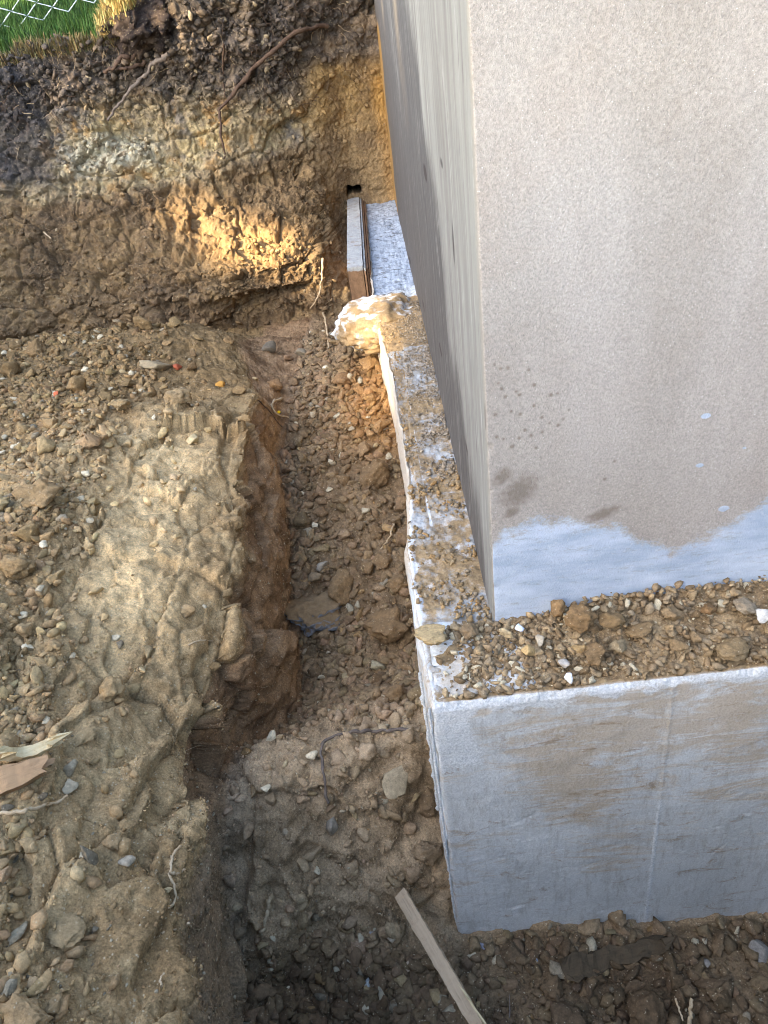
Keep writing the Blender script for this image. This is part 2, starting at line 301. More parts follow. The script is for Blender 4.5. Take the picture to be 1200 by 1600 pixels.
# ================================================================== THE BANK at the far end
BX = [-4.2, -2.4, -1.75, -1.25, -.85, -.55, -.33, -.2, -.08, .3]
BS = [
 [(3.6,-1.5),(3.72,-1.3),(3.80,-1.12),(3.90,-.98),(4.02,-.86),(4.15,-.70),(4.25,-.5),(4.33,-.3),(4.36,-.14),(4.42,-.07),(4.6,-.05),(5.2,.02)],
 [(3.6,-1.5),(3.72,-1.3),(3.80,-1.12),(3.90,-.98),(4.02,-.86),(4.15,-.70),(4.25,-.5),(4.33,-.3),(4.36,-.14),(4.42,-.07),(4.6,-.05),(5.2,.02)],
 [(3.6,-1.5),(3.72,-1.3),(3.80,-1.12),(3.90,-.98),(4.02,-.86),(4.15,-.70),(4.25,-.5),(4.33,-.3),(4.36,-.14),(4.42,-.07),(4.6,-.05),(5.2,.02)],
 [(3.55,-1.5),(3.66,-1.3),(3.72,-1.12),(3.86,-.98),(4.02,-.88),(4.18,-.70),(4.28,-.5),(4.35,-.3),(4.36,-.12),(4.40,-.02),(4.6,-.02),(5.2,.05)],
 [(3.5,-1.5),(3.66,-1.3),(3.68,-1.12),(3.74,-1.02),(4.02,-.93),(4.22,-.72),(4.32,-.5),(4.38,-.3),(4.38,-.10),(4.40,.04),(4.6,.10),(5.2,.18)],
 [(3.5,-1.5),(3.72,-1.3),(3.70,-1.14),(3.76,-1.04),(4.06,-.95),(4.30,-.76),(4.40,-.5),(4.45,-.3),(4.44,-.10),(4.46,.06),(4.6,.12),(5.2,.2)],
 [(3.5,-1.5),(3.72,-1.3),(3.80,-1.14),(3.92,-1.02),(4.20,-.94),(4.42,-.76),(4.50,-.5),(4.54,-.3),(4.52,-.10),(4.52,.06),(4.65,.14),(5.2,.2)],
 [(3.6,-1.5),(3.85,-1.3),(4.06,-1.20),(4.40,-1.06),(4.56,-.96),(4.58,-.76),(4.58,-.5),(4.60,-.3),(4.58,-.10),(4.58,.06),(4.7,.14),(5.2,.2)],
 [(3.9,-1.5),(4.10,-1.3),(4.34,-1.20),(4.60,-1.06),(4.66,-.96),(4.66,-.76),(4.66,-.5),(4.66,-.3),(4.64,-.10),(4.64,.06),(4.75,.14),(5.2,.2)],
 [(4.0,-1.5),(4.20,-1.3),(4.44,-1.20),(4.62,-1.06),(4.70,-.96),(4.72,-.76),(4.72,-.5),(4.72,-.3),(4.70,-.10),(4.70,.06),(4.8,.14),(5.2,.2)],
]
bx = np.concatenate([np.linspace(-4.2, -2.3, 60, endpoint=False), np.linspace(-2.3, .3, 560)])
bs = catmull(BX, np.array(BS), bx)
BC = [30, 36, 40, 40, 46, 46, 44, 44, 36, 14, 12]
sg = []; bk = []
for s_, n_ in enumerate(BC):
    t = np.linspace(0, 1, n_, endpoint=False)[None, :, None]; sg.append(bs[:, s_:s_ + 1] * (1 - t) + bs[:, s_ + 1:s_ + 2] * t); bk.append(s_ + t[0, :, 0])
bp = gsmooth(np.concatenate(sg, 1), 3, 1); bk = np.concatenate(bk); NB, NV = bp.shape[:2]
B = np.zeros((NB, NV, 3)); B[..., 0] = bx[:, None]; B[..., 1] = bp[..., 0]; B[..., 2] = bp[..., 1]
BN = gnorm(B)
if BN[NB // 2, NV // 2, 1] > 0: BN = -BN
b0 = B.reshape(-1, 3); bn = BN.reshape(-1, 3); bkf = np.tile(bk, NB)
near_wall = sstep(-.36, -.2, b0[:, 0])                        # smooth, clean-cut block of clay by the wall
rough = (1 - .75 * near_wall * (b0[:, 2] < -.1))
d = 0.07 * fbm(b0, 2.3, 3, off=61) * (1 - .6 * near_wall) + 0.035 * rough * fbm(b0 * [1, 1, 1.5], 6.5, 3, .55, off=62) + .022 * rough * fbm(b0, 20, 4, .65, off=63) + .007 * fbm(b0, 70, 2, off=64)
f1, f2, _h = worley(b0 * [1, 1, 1.25] + 0.02 * np.stack([fbm(b0, 14, 2, off=a) for a in (71, 72, 73)], 1), 15, 21)
top = sstep(-.36, -.2, b0[:, 2] + .06 * fbm(b0, 3, 2, off=65))
d += (0.035 * top + .010 * rough) * (.5 - f1) + .01 * rough * np.minimum(f2 - f1, .2)
f1, f2, _h = worley(b0, 38, 5); d += (.012 * top + .0035 * rough) * (.5 - f1)
tn = fbm(b0 * [1, 1, 2.4], 3.6, 4, .55, off=75) * 3; stv = np.floor(tn) + sstep(.7, 1, tn - np.floor(tn))
sl, ed = slabs(b0, 4.0, [1, 1, 1.6], 15); sl2, ed2 = slabs(b0, 10, [1, 1, 1.4], 19)
d += .005 * rough * (stv - .6 * tn) + rough * (.07 * sl + .035 * sl2 - .03 * np.exp(-ed / .06) - .012 * np.exp(-ed2 / .08))
# tool grooves raked down the clay, left of centre
gr = np.sin(b0[:, 0] * 46 + 3 * fbm(b0, 3, 2, off=77)) * sstep(.30, .05, np.abs(b0[:, 0] + 1.02)) * sstep(-1.05, -.95, b0[:, 2]) * (1 - sstep(-.72, -.6, b0[:, 2]))
d += -.022 * np.clip(gr, 0, 1)
# the rectangular hole above the form board
HC = onY((553, 297), 4.64)
hole = sstep(.044, .036, np.abs(b0[:, 0] - HC[0] + .01 * noise3(b0 * 25))) * sstep(.024, .016, np.abs(b0[:, 2] - HC[2] + .012 * noise3(b0 * 25 + 7)))
b1 = b0 + bn * d[:, None]
b1[:, 1] += hole * .16
# undercut hollows at the foot
uc = sstep(.45, .0, np.abs(b0[:, 0] + .62)) * sstep(-1.14, -1.2, b0[:, 2]); b1[:, 1] += uc * .10
n1 = fbm(b1, 2.0, 4, off=81); n2 = fbm(b1, 7, 4, .62, off=82); n3 = fbm(b1, 26, 3, .65, off=83)
zz = b1[:, 2] + .055 * n1 + .05 * n2; xx = b1[:, 0]
c = np.tile(srgb(112, 88, 58), (len(b1), 1))
c = mixc(c, srgb(134, 106, 66), sstep(-.1, .4, n2 + .4 * n3))
c = mixc(c, srgb(96, 76, 54), sstep(.05, .5, n1 - .3 * n3) * .8)
band = sstep(-.72, -.60, zz)
mott = mixc(np.tile(srgb(140, 122, 94), (len(b1), 1)), srgb(168, 148, 110), sstep(-.15, .3, n2 + .7 * n3))
mott = mixc(mott, srgb(98, 92, 88), sstep(.1, .4, fbm(b1, 5, 4, .6, off=86)) * .8)
mott = mixc(mott, srgb(164, 124, 70), sstep(.2, .45, fbm(b1, 9, 3, .6, off=87)) * .7)
c = mixc(c, mott, band)
tc = mixc(np.tile(srgb(86, 77, 73), (len(b1), 1)), srgb(118, 102, 89), sstep(0, .4, n2 + .6 * n3))
tc = mixc(tc, srgb(58, 54, 54), sstep(.05, .5, fbm(b1, 4, 3, off=88)))
c = mixc(c, tc, .92 * sstep(-.46, -.22, zz + .10 * sstep(-1.0, -.3, xx)))
c = mixc(c, srgb(66, 62, 63), sstep(-1.50, -1.66, xx + .05 * n2) * sstep(-.66, -.56, zz) * .9)         # dark spill on the left
lens = sstep(.34, .1, np.abs(xx + 1.30)) * sstep(.11, .03, np.abs(b1[:, 2] + .52 + .04 * n1))
c = mixc(c, mixc(np.tile(srgb(176, 168, 148), (len(b1), 1)), srgb(110, 98, 82), sstep(0, .3, n3)), lens * .85)
c = mixc(c, mixc(np.tile(srgb(140, 114, 76), (len(b1), 1)), srgb(116, 94, 66), sstep(-.2, .3, n2)), near_wall * (1 - sstep(-.34, -.24, zz)))
c = mixc(c, srgb(160, 120, 60), sstep(.04, .12, xx + .03 * n2) * (1 - sstep(-.45, -.3, zz)) * .75)
c = mixc(c, srgb(168, 128, 70), sstep(.5, .1, np.abs(xx + .72)) * sstep(.10, .02, np.abs(b1[:, 2] + 1.0)) * .55)
c = mixc(c, srgb(20, 17, 14), hole)
c = mixc(c, srgb(70, 60, 46), sstep(-.02, .05, b1[:, 2]) * .5)
lum_ = (c @ [.3, .6, .1])[:, None]; c = c + (lum_ - c) * (.16 * sstep(-.5, -.7, zz) + .05)[:, None]
c = c * (1.0 + .16 * sstep(-.25, -.4, zz))[:, None] * np.array([1.0, 1.0, .92])
bank = link('soil_bank', mesh_np('soil_bank', b1, gridF(NB, NV), SOIL, c))
tag(bank, 'high cut bank of layered soil closing the far end of the dig', 'soil bank', kind='structure')
Bcol = c

# pixel -> point on the dug ground that the photo shows there
ALLP = np.concatenate([P1[(P1[:, 1] > .15) & ~((P1[:, 0] > .05) & (P1[:, 1] > .83))], b1]); 
ALLC = np.concatenate([Ccol[(P1[:, 1] > .15) & ~((P1[:, 0] > .05) & (P1[:, 1] > .83))], Bcol])
ALLN = np.concatenate([N0f[(P1[:, 1] > .15) & ~((P1[:, 0] > .05) & (P1[:, 1] > .83))], bn])
APX = proj(ALLP)
def hit(px, py, r=7):
    m = np.where((np.abs(APX[:, 0] - px) < r) & (np.abs(APX[:, 1] - py) < r))[0]
    if len(m) == 0: return hit(px, py, r * 2)
    dep = APX[m, 2]; m = m[dep < dep.min() + .06]
    return m[np.argmin((APX[m, 0] - px) ** 2 + (APX[m, 1] - py) ** 2)]
def at(px, py): return ALLP[hit(px, py)].copy()

# ================================================================== THE CONCRETE FOUNDATION (wall standing on its footing)
def wrap(name, path, inward, zs, mat, colf, dispf, parent):
    """a skin that follows a plan path; profile = list of (inset, z)"""
    path = np.asarray(path); inward = np.asarray(inward); zs = np.asarray(zs)
    G = np.zeros((len(path), len(zs), 3))
    G[..., 0] = path[:, 0:1] + inward[:, 0:1] * zs[None, :, 0]; G[..., 1] = path[:, 1:2] + inward[:, 1:2] * zs[None, :, 0]; G[..., 2] = zs[None, :, 1]
    n = gnorm(G); out = -np.concatenate([inward, np.zeros((len(path), 1))], 1)[:, None, :] * np.ones((1, len(zs), 1))
    if (n * out)[:, :len(zs) // 3].sum() < 0: n = -n; flip = True
    else: flip = False
    P = G.reshape(-1, 3); N = n.reshape(-1, 3)
    P2 = P + dispf(P, N)
    F = gridF(len(path), len(zs)); F = F[:, ::-1] if flip else F
    return link(name, mesh_np(name, P2, F, mat, colf(P2, N)), parent)
def lin(*spans):
    o = []
    for a, b, n in spans: o.append(np.linspace(a, b, n, endpoint=False))
    return np.concatenate(o + [[spans[-1][1]]])

found = empty('concrete_foundation', (0.5, 1.2, -1.0))
tag(found, 'tall rendered concrete wall corner standing on a wider exposed concrete footing', 'foundation')
def attach(o):                                        # geometry is in world coordinates: cancel the parent's offset
    o.matrix_parent_inverse = Matrix.Translation(-Vector(o.parent.location)); return o

# --- materials
def wall_mat():
    t = NT('wall_concrete'); sep = t.n('ShaderNodeSeparateColor'); t.l(t.attr('Col'), sep.inputs[0])
    blue, damp, side = sep.outputs[0], sep.outputs[1], sep.outputs[2]
    # rendered front: pinkish grey grains with white sparkles
    g1 = t.noise(2.2, 5, 0.6); g2 = t.noise(260, 3, 0.7); g3 = t.noise(620, 2, .8)
    f = t.mix(t.rng(g1, .35, .68), srgb(157, 150, 140), srgb(147, 138, 127))
    f = t.mix(t.rng(t.noise(2.6, 5, .65, t.map((1, 1, .3)), .5), .42, .66), f, srgb(168, 161, 152))
    f = t.mix(t.math('MULTIPLY', t.rng(t.noise(1.6, 6, .7, t.map((1, 1, .8)), .8), .48, .72), .4), f, srgb(148, 130, 114))
    f = t.mix(1.0, f, t.rng(t.math('ADD', g2, t.math('MULTIPLY', g3, .6)), .55, 1.05, .70, 1.24), 'MULTIPLY')
    sp = t.math('MULTIPLY', t.rng(t.voro(210), .22, .12), t.math('GREATER_THAN', t.noise(330, 1), .585))
    f = t.mix(t.math('MULTIPLY', sp, .55), f, srgb(222, 218, 212))
    dk = t.math('MULTIPLY', t.rng(t.voro(150), .20, .12), t.math('GREATER_THAN', t.noise(260, 1), .63))
    f = t.mix(t.math('MULTIPLY', dk, .5), f, srgb(112, 104, 96))
    # damp stains and splash dots
    f = t.mix(t.math('MULTIPLY', t.rng(t.math('ADD', damp, t.math('MULTIPLY', t.math('SUBTRACT', t.noise(130, 4, .8), .5), 1.5)), .32, .75), .62), f, srgb(98, 86, 72))
    # fresh pale cement at the foot
    nb = t.noise(34, 8, .82, t.map((1, 1, 1.8)))
    bm = t.rng(t.math('ADD', blue, t.math('MULTIPLY', t.math('SUBTRACT', nb, .5), 1.1)), .40, .60)
    cem = t.mix(t.rng(t.noise(9, 5, .65, t.map((1, 1, 3))), .38, .66), srgb(158, 172, 188), srgb(188, 199, 211))
    cem = t.mix(t.math('MULTIPLY', t.rng(t.noise(38, 6, .8, t.map((.5, 1, 2.2))), .55, .66), .5), cem, srgb(140, 138, 128))
    cem = t.mix(t.math('MULTIPLY', t.rng(t.noise(120, 3, .8), .58, .7), .4), cem, srgb(206, 210, 212))
    f = t.mix(bm, f, cem)
    # board-formed side: upright streaks
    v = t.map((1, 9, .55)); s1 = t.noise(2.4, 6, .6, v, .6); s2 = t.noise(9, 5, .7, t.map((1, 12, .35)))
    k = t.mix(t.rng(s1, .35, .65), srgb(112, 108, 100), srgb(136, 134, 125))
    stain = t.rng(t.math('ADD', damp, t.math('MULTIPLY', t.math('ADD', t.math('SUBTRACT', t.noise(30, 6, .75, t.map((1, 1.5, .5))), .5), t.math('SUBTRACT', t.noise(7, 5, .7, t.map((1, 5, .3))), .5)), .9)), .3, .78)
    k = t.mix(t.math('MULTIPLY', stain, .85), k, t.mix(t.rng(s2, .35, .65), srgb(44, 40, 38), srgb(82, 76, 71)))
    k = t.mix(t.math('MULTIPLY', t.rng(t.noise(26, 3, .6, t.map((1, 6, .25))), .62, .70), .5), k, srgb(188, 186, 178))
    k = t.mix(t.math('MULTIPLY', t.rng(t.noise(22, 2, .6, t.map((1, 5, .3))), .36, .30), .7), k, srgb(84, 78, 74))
    k = t.mix(t.math('MULTIPLY', t.rng(t.noise(160, 4, .8), .5, .75), .35), k, srgb(108, 102, 96))
    sy = t.n('ShaderNodeSeparateXYZ'); t.l(t.co, sy.inputs[0])
    for y0, wd, dk_ in ((1.305, .0035, .75), (1.40, .002, .5), (1.13, .002, .35)):
        dv = t.math('ABSOLUTE', t.math('ADD', t.math('SUBTRACT', sy.outputs['Y'], y0), t.math('MULTIPLY', t.math('SUBTRACT', t.noise(7, 4, .6, t.map((1, .1, 1))), .5), .03)))
        k = t.mix(t.math('MULTIPLY', t.math('MULTIPLY', t.rng(dv, wd, wd * .4), t.rng(t.noise(9, 3, .6, t.map((1, .1, 1))), .38, .55)), dk_), k, srgb(86, 72, 60))
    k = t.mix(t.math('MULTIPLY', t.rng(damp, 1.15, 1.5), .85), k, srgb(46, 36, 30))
    ye = t.math('MULTIPLY', t.rng(t.math('ADD', blue, t.math('MULTIPLY', t.math('SUBTRACT', s2, .5), .6)), .4, .6), .9)
    k = t.mix(t.math('MULTIPLY', ye, .7), k, srgb(170, 130, 58))
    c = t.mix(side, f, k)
    h = t.mix(side, t.math('ADD', g2, t.math('MULTIPLY', g3, .5)), t.math('ADD', t.math('MULTIPLY', s2, .18), t.math('MULTIPLY', t.noise(120, 4, .7), .4)))
    return t.fin(c, 0.82, t.bump(h, .55, .004), .3)
def foot_mat():
    t = NT('footing_concrete'); sep = t.n('ShaderNodeSeparateColor'); t.l(t.attr('Col'), sep.inputs[0])
    dirt, white, topm = sep.outputs[0], sep.outputs[1], sep.outputs[2]
    a = t.noise(3.2, 6, .65, t.map((1, 1, .8)), .4); b = t.noise(30, 6, .75); g = t.noise(240, 3, .75)
    k = t.mix(t.rng(a, .36, .66), srgb(184, 188, 187), srgb(212, 215, 214))
    k = t.mix(t.math('MULTIPLY', t.rng(t.noise(70, 4, .8, t.map((1, 1, .18))), .5, .72), .45), k, srgb(140, 134, 122))     # fine upright trowel grain
    sm = t.noise(6.5, 8, .78, t.map((.8, 1, 3.6), (0, .55, 0)), 1.4)
    k = t.mix(t.math('MULTIPLY', t.rng(t.math('ADD', sm, t.math('MULTIPLY', t.math('SUBTRACT', dirt, .5), .45)), .51, .64), .62), k, srgb(178, 156, 122))
    sm2 = t.noise(15, 7, .78, t.map((.8, 1, 2.0), (0, -.7, 0)), .8)
    k = t.mix(t.math('MULTIPLY', t.rng(sm2, .57, .67), .65), k, srgb(136, 108, 72))
    k = t.mix(t.math('MULTIPLY', t.rng(t.noise(9, 8, .8, t.map((.7, 1, 3.2), (0, .25, 0)), 2.0), .655, .70), .7), k, srgb(70, 64, 58))   # dark scratches
    k = t.mix(t.math('MULTIPLY', t.rng(t.noise(12, 7, .8, t.map((.5, 1, 4.0), (0, .35, 0)), 1.6), .64, .70), .6), k, srgb(206, 208, 206))  # pale scrapes
    wm = t.rng(t.math('ADD', white, t.math('MULTIPLY', t.math('SUBTRACT', b, .5), .8)), .42, .6)
    k = t.mix(t.math('MULTIPLY', wm, .85), k, t.mix(t.rng(g, .35, .65), srgb(196, 202, 204), srgb(216, 219, 219)))
    # top ledge: set concrete under a skin of loose soil
    tp = t.mix(t.rng(b, .35, .6), srgb(176, 181, 184), srgb(150, 146, 136))
    tp = t.mix(t.rng(t.math('ADD', dirt, t.math('MULTIPLY', t.math('SUBTRACT', t.noise(34, 7, .8), .5), 1.6)), .35, .62), tp, t.mix(t.rng(t.noise(90, 4, .8), .3, .7), srgb(122, 100, 72), srgb(158, 136, 100)))
    sy = t.n('ShaderNodeSeparateXYZ'); t.l(t.co, sy.inputs[0]); far = t.math('GREATER_THAN', sy.outputs['Y'], 2.95)
    fk = t.rng(t.noise(34, 6, .8, t.map((.6, 1.6, 1))), .50, .64)
    tp = t.mix(t.math('MULTIPLY', far, 1), tp, t.mix(fk, t.mix(t.rng(b, .35, .65), srgb(150, 160, 172), srgb(172, 181, 190)), srgb(84, 84, 82)))
    tp = t.mix(t.math('MULTIPLY', wm, .8), tp, srgb(208, 212, 214))
    c = t.mix(topm, k, tp)
    c = t.mix(1.0, c, t.rng(g, .3, .7, .84, 1.16), 'MULTIPLY')
    h = t.math('ADD', t.math('MULTIPLY', b, 1.0), t.math('MULTIPLY', g, .35))
    return t.fin(c, .8, t.bump(h, .55, .006), .3)
WALLM = wall_mat(); FOOTM = foot_mat()

# --- wall
WX, WY = 0.1323, 1.0205
pl = lin((0, 3.0, 60), (3.0, 3.9, 60), (3.9, 4.93, 170), (4.93, 4.98, 14))   # arc length from y=6 towards the corner
path = [(WX, 6.0 - s) for s in pl if s < 4.972]; inw = [(1., 0.)] * len(path)
for a in np.linspace(0, math.pi / 2, 7): path.append((WX + .006 - .006 * math.cos(a), WY + .006 - .006 * math.sin(a))); inw.append((math.cos(a), math.sin(a)))
for xq in lin((WX + .008, .75, 300), (.75, 1.2, 60), (1.2, 3.2, 30)): path.append((xq, WY)); inw.append((0., 1.))
zz_ = [(0, z) for z in lin((-1.06, -.70, 190), (-.70, .06, 260), (.06, 1.6, 40))] + [(d_, 1.602) for d_ in (.005, .1, .3)]
cem_px = [(690,872),(768,856),(790,828),(840,816),(900,820),(960,828),(1010,852),(1050,862),(1090,845),(1130,825),(1170,805),(1200,790),(1300,770)]
cem = np.array([onY(p, WY) for p in cem_px])
def pxz(p): q = onY(p, WY); return q[0], q[2]
dots = [(773,570),(782,576),(794,575),(779,599),(784,608),(807,612),(812,617),(835,602),(826,578),(790,620),(799,643),(813,647),(774,648),(834,634),(847,652),(858,661),(872,664),(861,617),(871,615),(776,683),(787,686),(811,685),(830,680),(847,675),(820,672),(824,690),(838,700),(800,698),(960,720),(945,748),(889,640),(880,655)]
def wall_col(P, N):
    x, y, z = P[:, 0], P[:, 1], P[:, 2]; side = sstep(.3, .7, np.abs(N[:, 0]))
    zb = np.interp(x, cem[:, 0], cem[:, 2]); fr = .5 + (zb - z + .02 * fbm(P, 9, 3, off=91)) / .10
    for p, r in (((1103, 650), .008), ((1093, 727), .007), ((1131, 795), .010), ((1163, 700), .004)):
        q = pxz(p); fr = np.maximum(fr, .95 - ((x - q[0]) ** 2 + ((z - q[1]) * 1.6) ** 2) / r ** 2 * .5)
    dp = np.zeros(len(x))
    for p, rx, rz in (((812, 768), .040, .035), ((942, 803), .038, .016), ((800, 800), .02, .012), ((785, 745), .02, .02)):
        q = pxz(p); dp = np.maximum(dp, .85 * np.exp(-(((x - q[0]) / rx) ** 2 + ((z - q[1] - .3 * (x - q[0])) / rz) ** 2)))
    for i_, p in enumerate(dots):
        q = pxz(p); r = .0030 + .0016 * ((i_ * 7) % 5) / 4; dp = np.maximum(dp, .95 * np.exp(-(((x - q[0]) ** 2 + (z - q[1]) ** 2) / r ** 2)))
    # side face: dark stain lower and farther, paler strip at the corner; ochre line by the bank
    yb = np.interp(z, [-1.0, -.85, -.74, -.62, -.5, -.37, -.22, -.02, .2], [1.03, 1.12, 1.28, 1.50, 1.50, 1.55, 1.78, 2.05, 2.3])
    st = sstep(-.30, .34, (y - yb) + .22 * fbm(P * [1, 1, .2], 6, 3, off=92))
    gap = sstep(.28, .05, np.abs(y - (3.1 + .8 * z))) * sstep(-.55, -.2, z)
    st = st * (1 - .35 * gap) * (.7 + .3 * sstep(.25, -.2, z))
    spots = 0 * y
    for p, ry, rz in (((688, 546), .03, .010), ((729, 700), .018, .008), ((708, 380), .012, .035), ((640, 405), .05, .01), ((662, 478), .04, .01), ((664, 270), .04, .014), ((690, 255), .02, .008)):
        q = onX(p, WX); spots = np.maximum(spots, np.exp(-((y - q[1]) / ry) ** 2 - ((z - q[2]) / rz) ** 2))
    yel = sstep(4.10, 4.5, y + .25 * fbm(P, 4, 3, off=93)) * (1 - sstep(-.25, .0, z)) * .9
    return np.stack([np.where(side > .5, yel, np.clip(fr, 0, 1)), np.where(side > .5, np.clip(st, 0, 1) + 1.6 * spots, np.clip(dp, 0, 1)), side], 1)
def wall_disp(P, N):
    x, y, z = P[:, 0], P[:, 1], P[:, 2]; e = np.exp(-((x - WX) + (y - WY)) / .010)
    chip = np.clip(fbm(P, 26, 4, .6, off=95) + .12 - .5 * sstep(-.8, -.5, z), 0, 1)
    dd = -.010 * e * chip + .0012 * fbm(P, 5, 3, off=96)
    k = N * dd[:, None]; k[:, 0] += .0009 * (np.abs(N[:, 0]) > .9) * fbm(P * [1, 6, .25], 3, 3, off=97); return k
wallo = attach(wrap('wall', path, inw, zz_, WALLM, wall_col, wall_disp, found))

# --- footing: left side, corner, front; then the top ledge running in under the wall
FY = .847
fx = lambda y: np.interp(y, [.8, .85, 1.0, 1.15, 1.3, 1.57, 1.9, 2.17, 2.45, 2.7, 2.95, 3.2, 6], [-.004, -.004, -.012, -.018, -.018, .006, .0, -.006, -.022, -.045, -.048, -.046, -.046])
path = []; inw = []
for y in lin((4.9, 3.0, 110), (3.0, 1.6, 200), (1.6, FY + .012, 170)): path.append((fx(y), y)); inw.append((1., 0.))
for a in np.linspace(0, math.pi / 2, 9)[1:-1]: path.append((fx(FY) + .010 - .010 * math.cos(a), FY + .010 - .010 * math.sin(a))); inw.append((math.cos(a), math.sin(a)))
for xq in lin((fx(FY) + .012, .70, 330), (.70, 1.2, 60), (1.2, 3.2, 30)): path.append((xq, FY + .004 * xq)); inw.append((0., 1.))
inw = np.array(inw); ci = np.abs(np.arange(len(path)) - (480 + 4))
prof_f = [(0, z) for z in lin((-2.15, -1.86, 14), (-1.86, -1.02, 240))] + [(.0015, -1.012), (.004, -1.006), (.008, -1.002)] + [(d_, -1.0) for d_ in lin((.012, .20, 80),)]
LP = np.array([onZ(p, -1.0) for p in [(672, 810), (655, 720), (642, 640), (634, 590)]])
def LX(y): return np.interp(y, LP[:, 1], LP[:, 0])
SX0, SX1 = onY((1052, 1085), FY), onY((1010, 1430), FY)
def seam_x(z): return SX1[0] + (SX0[0] - SX1[0]) * (z - SX1[2]) / (SX0[2] - SX1[2])
def foot_col(P, N):
    x, y, z = P[:, 0], P[:, 1], P[:, 2]; topm = sstep(.5, .8, N[:, 2])
    front = (np.abs(N[:, 1]) > .6)
    dirt = .5 + .4 * fbm(P, 4, 3, off=101)
    dirt = np.where(front, dirt + .25 * sstep(-1.55, -1.2, z) * sstep(.05, .2, x) - .35 * sstep(-1.55, -1.75, z), dirt + .15)
    dirt = np.where((topm > .5), np.where(y < 1.03, .9 - .5 * sstep(.05, -.0, x), np.where(y > 2.95, .05, np.where(y > 2.4, .75, .58 + .45 * fbm(P, 7, 3, off=102)))), dirt)
    sidef = np.abs(N[:, 0]) > .6; dirt = np.where(sidef & (y > 1.25), 1.3, dirt)
    wht = np.where(front, .85 * sstep(.10, .02, x + .3 * (z + 1.05)) * sstep(-1.28, -1.1, z) + .62 * sstep(-1.055, -1.02, z + .035 * fbm(P, 14, 3, off=103)), 0)
    wht = wht + np.where(front, .6 * np.exp(-((x - seam_x(z)) / .006) ** 2) * sstep(-1.30, -1.42, z + .1 * fbm(P, 12, 2, off=104)), 0)
    wht = wht + np.where(front, .15 * np.exp(-((x - seam_x(z)) / .012) ** 2), 0)
    wht = wht + (topm > .5) * (.62 * sstep(.03, .0, x - fx(y) + .02 * fbm(P, 12, 3, off=116)) * (y < 2.2) + .5 * np.exp(-((x - LX(y)) / .003) ** 2) * (y > 1.36) * (y < 2.3) + .62 * sstep(1.65, 1.3, y) * (.42 + fbm(P, 9, 3, off=105)) * (y > 1.0) + .22 * (y > 2.95))
    return np.clip(np.stack([dirt, wht, topm], 1), 0, 1)
def foot_disp(P, N):
    x, y, z = P[:, 0], P[:, 1], P[:, 2]; dd = .0022 * fbm(P, 5, 4, off=106) + .0008 * fbm(P, 40, 3, off=107)
    topm = N[:, 2] > .6
    seam = np.exp(-((x - seam_x(z)) / .004) ** 2) * (np.abs(N[:, 1]) > .6) * .0012
    scr = np.clip(ridge(P * [1, 1, 2.6] + .15 * fbm(P, 3, 2, off=108)[:, None], 3.2, 2, off=109) - .93, 0, 1) * -.04 * (np.abs(N[:, 1]) > .6) * sstep(-1.2, -1.5, z)
    e = (np.abs(z + 1.0) < .02) * (1 - topm * .5); chip = -.010 * e * np.clip(fbm(P, 30, 4, .65, off=110) + .05, 0, 1)
    step = np.where(topm & (y > 1.55) & (x < .036 + .012 * np.sin(y * 3)) & (y < 2.5), -.010, 0)
    lump = np.where(topm & (y > 2.9), -.02 + .012 * fbm(P * [.5, 1.4, 1], 22, 3, off=115), 0) + np.where(topm, .006 * fbm(P, 18, 3, off=111) + .003 * fbm(P, 60, 2, off=112), 0)
    bot = (np.abs(N[:, 1]) > .6) * sstep(-1.72, -1.80, z + .03 * fbm(P, 6, 2, off=113)) * .0
    k = N * (dd + seam + scr + chip + bot)[:, None]; k[:, 2] += step + lump; 
    k[:, 0] += (np.abs(N[:, 0]) > .6) * .010 * fbm(P, 7, 4, .6, off=114) ; return k
footo = attach(wrap('footing', path, inw, prof_f, FOOTM, foot_col, foot_disp, found))

# --- jagged concrete fin squeezed out at the form corner, and the skim of cement left on the side
def fin_strip(name, ys, zs, x0, y0, dx, dy, seed, thick, parent, mat):
    r = np.random.default_rng(seed); V = []; F = []; n = len(zs)
    for k_, z in enumerate(zs):
        wv = .45 + .55 * r.random(); wv *= (0.5 + .5 * math.sin(k_ * .9 + seed))*.35 + .75
        for a, t_ in ((0, -thick), (1, -thick * .4), (1, thick * .4), (0, thick)):
            V.append((x0(z) + dx * wv * a + dy * t_, y0(z) + dy * wv * a * 1.0 + dx * 0 + t_ * (1 if abs(dx) > abs(dy) else 0), z))
    for k_ in range(n - 1):
        for q in range(4): F.append((k_ * 4 + q, k_ * 4 + (q + 1) % 4, (k_ + 1) * 4 + (q + 1) % 4, (k_ + 1) * 4 + q))
    me = mesh_np(name, V, F, mat, np.tile([.2, .95, 0], (len(V), 1))); return attach(link(name, me, parent))
zs = np.arange(-1.74, -1.01, .0065)
fin_strip('concrete_fin', None, zs, lambda z: -.004, lambda z: FY + .004, -.0065, -.0015, 3, .0018, footo.parent, FOOTM)
zs = np.arange(-1.42, -1.015, .008)
fin_strip('concrete_fin', None, zs, lambda z: -.012 - .006 * (z + 1.2), lambda z: FY + .085 + .05 * (z + 1.2), -.009, 0, 8, .0014, footo.parent, FOOTM)

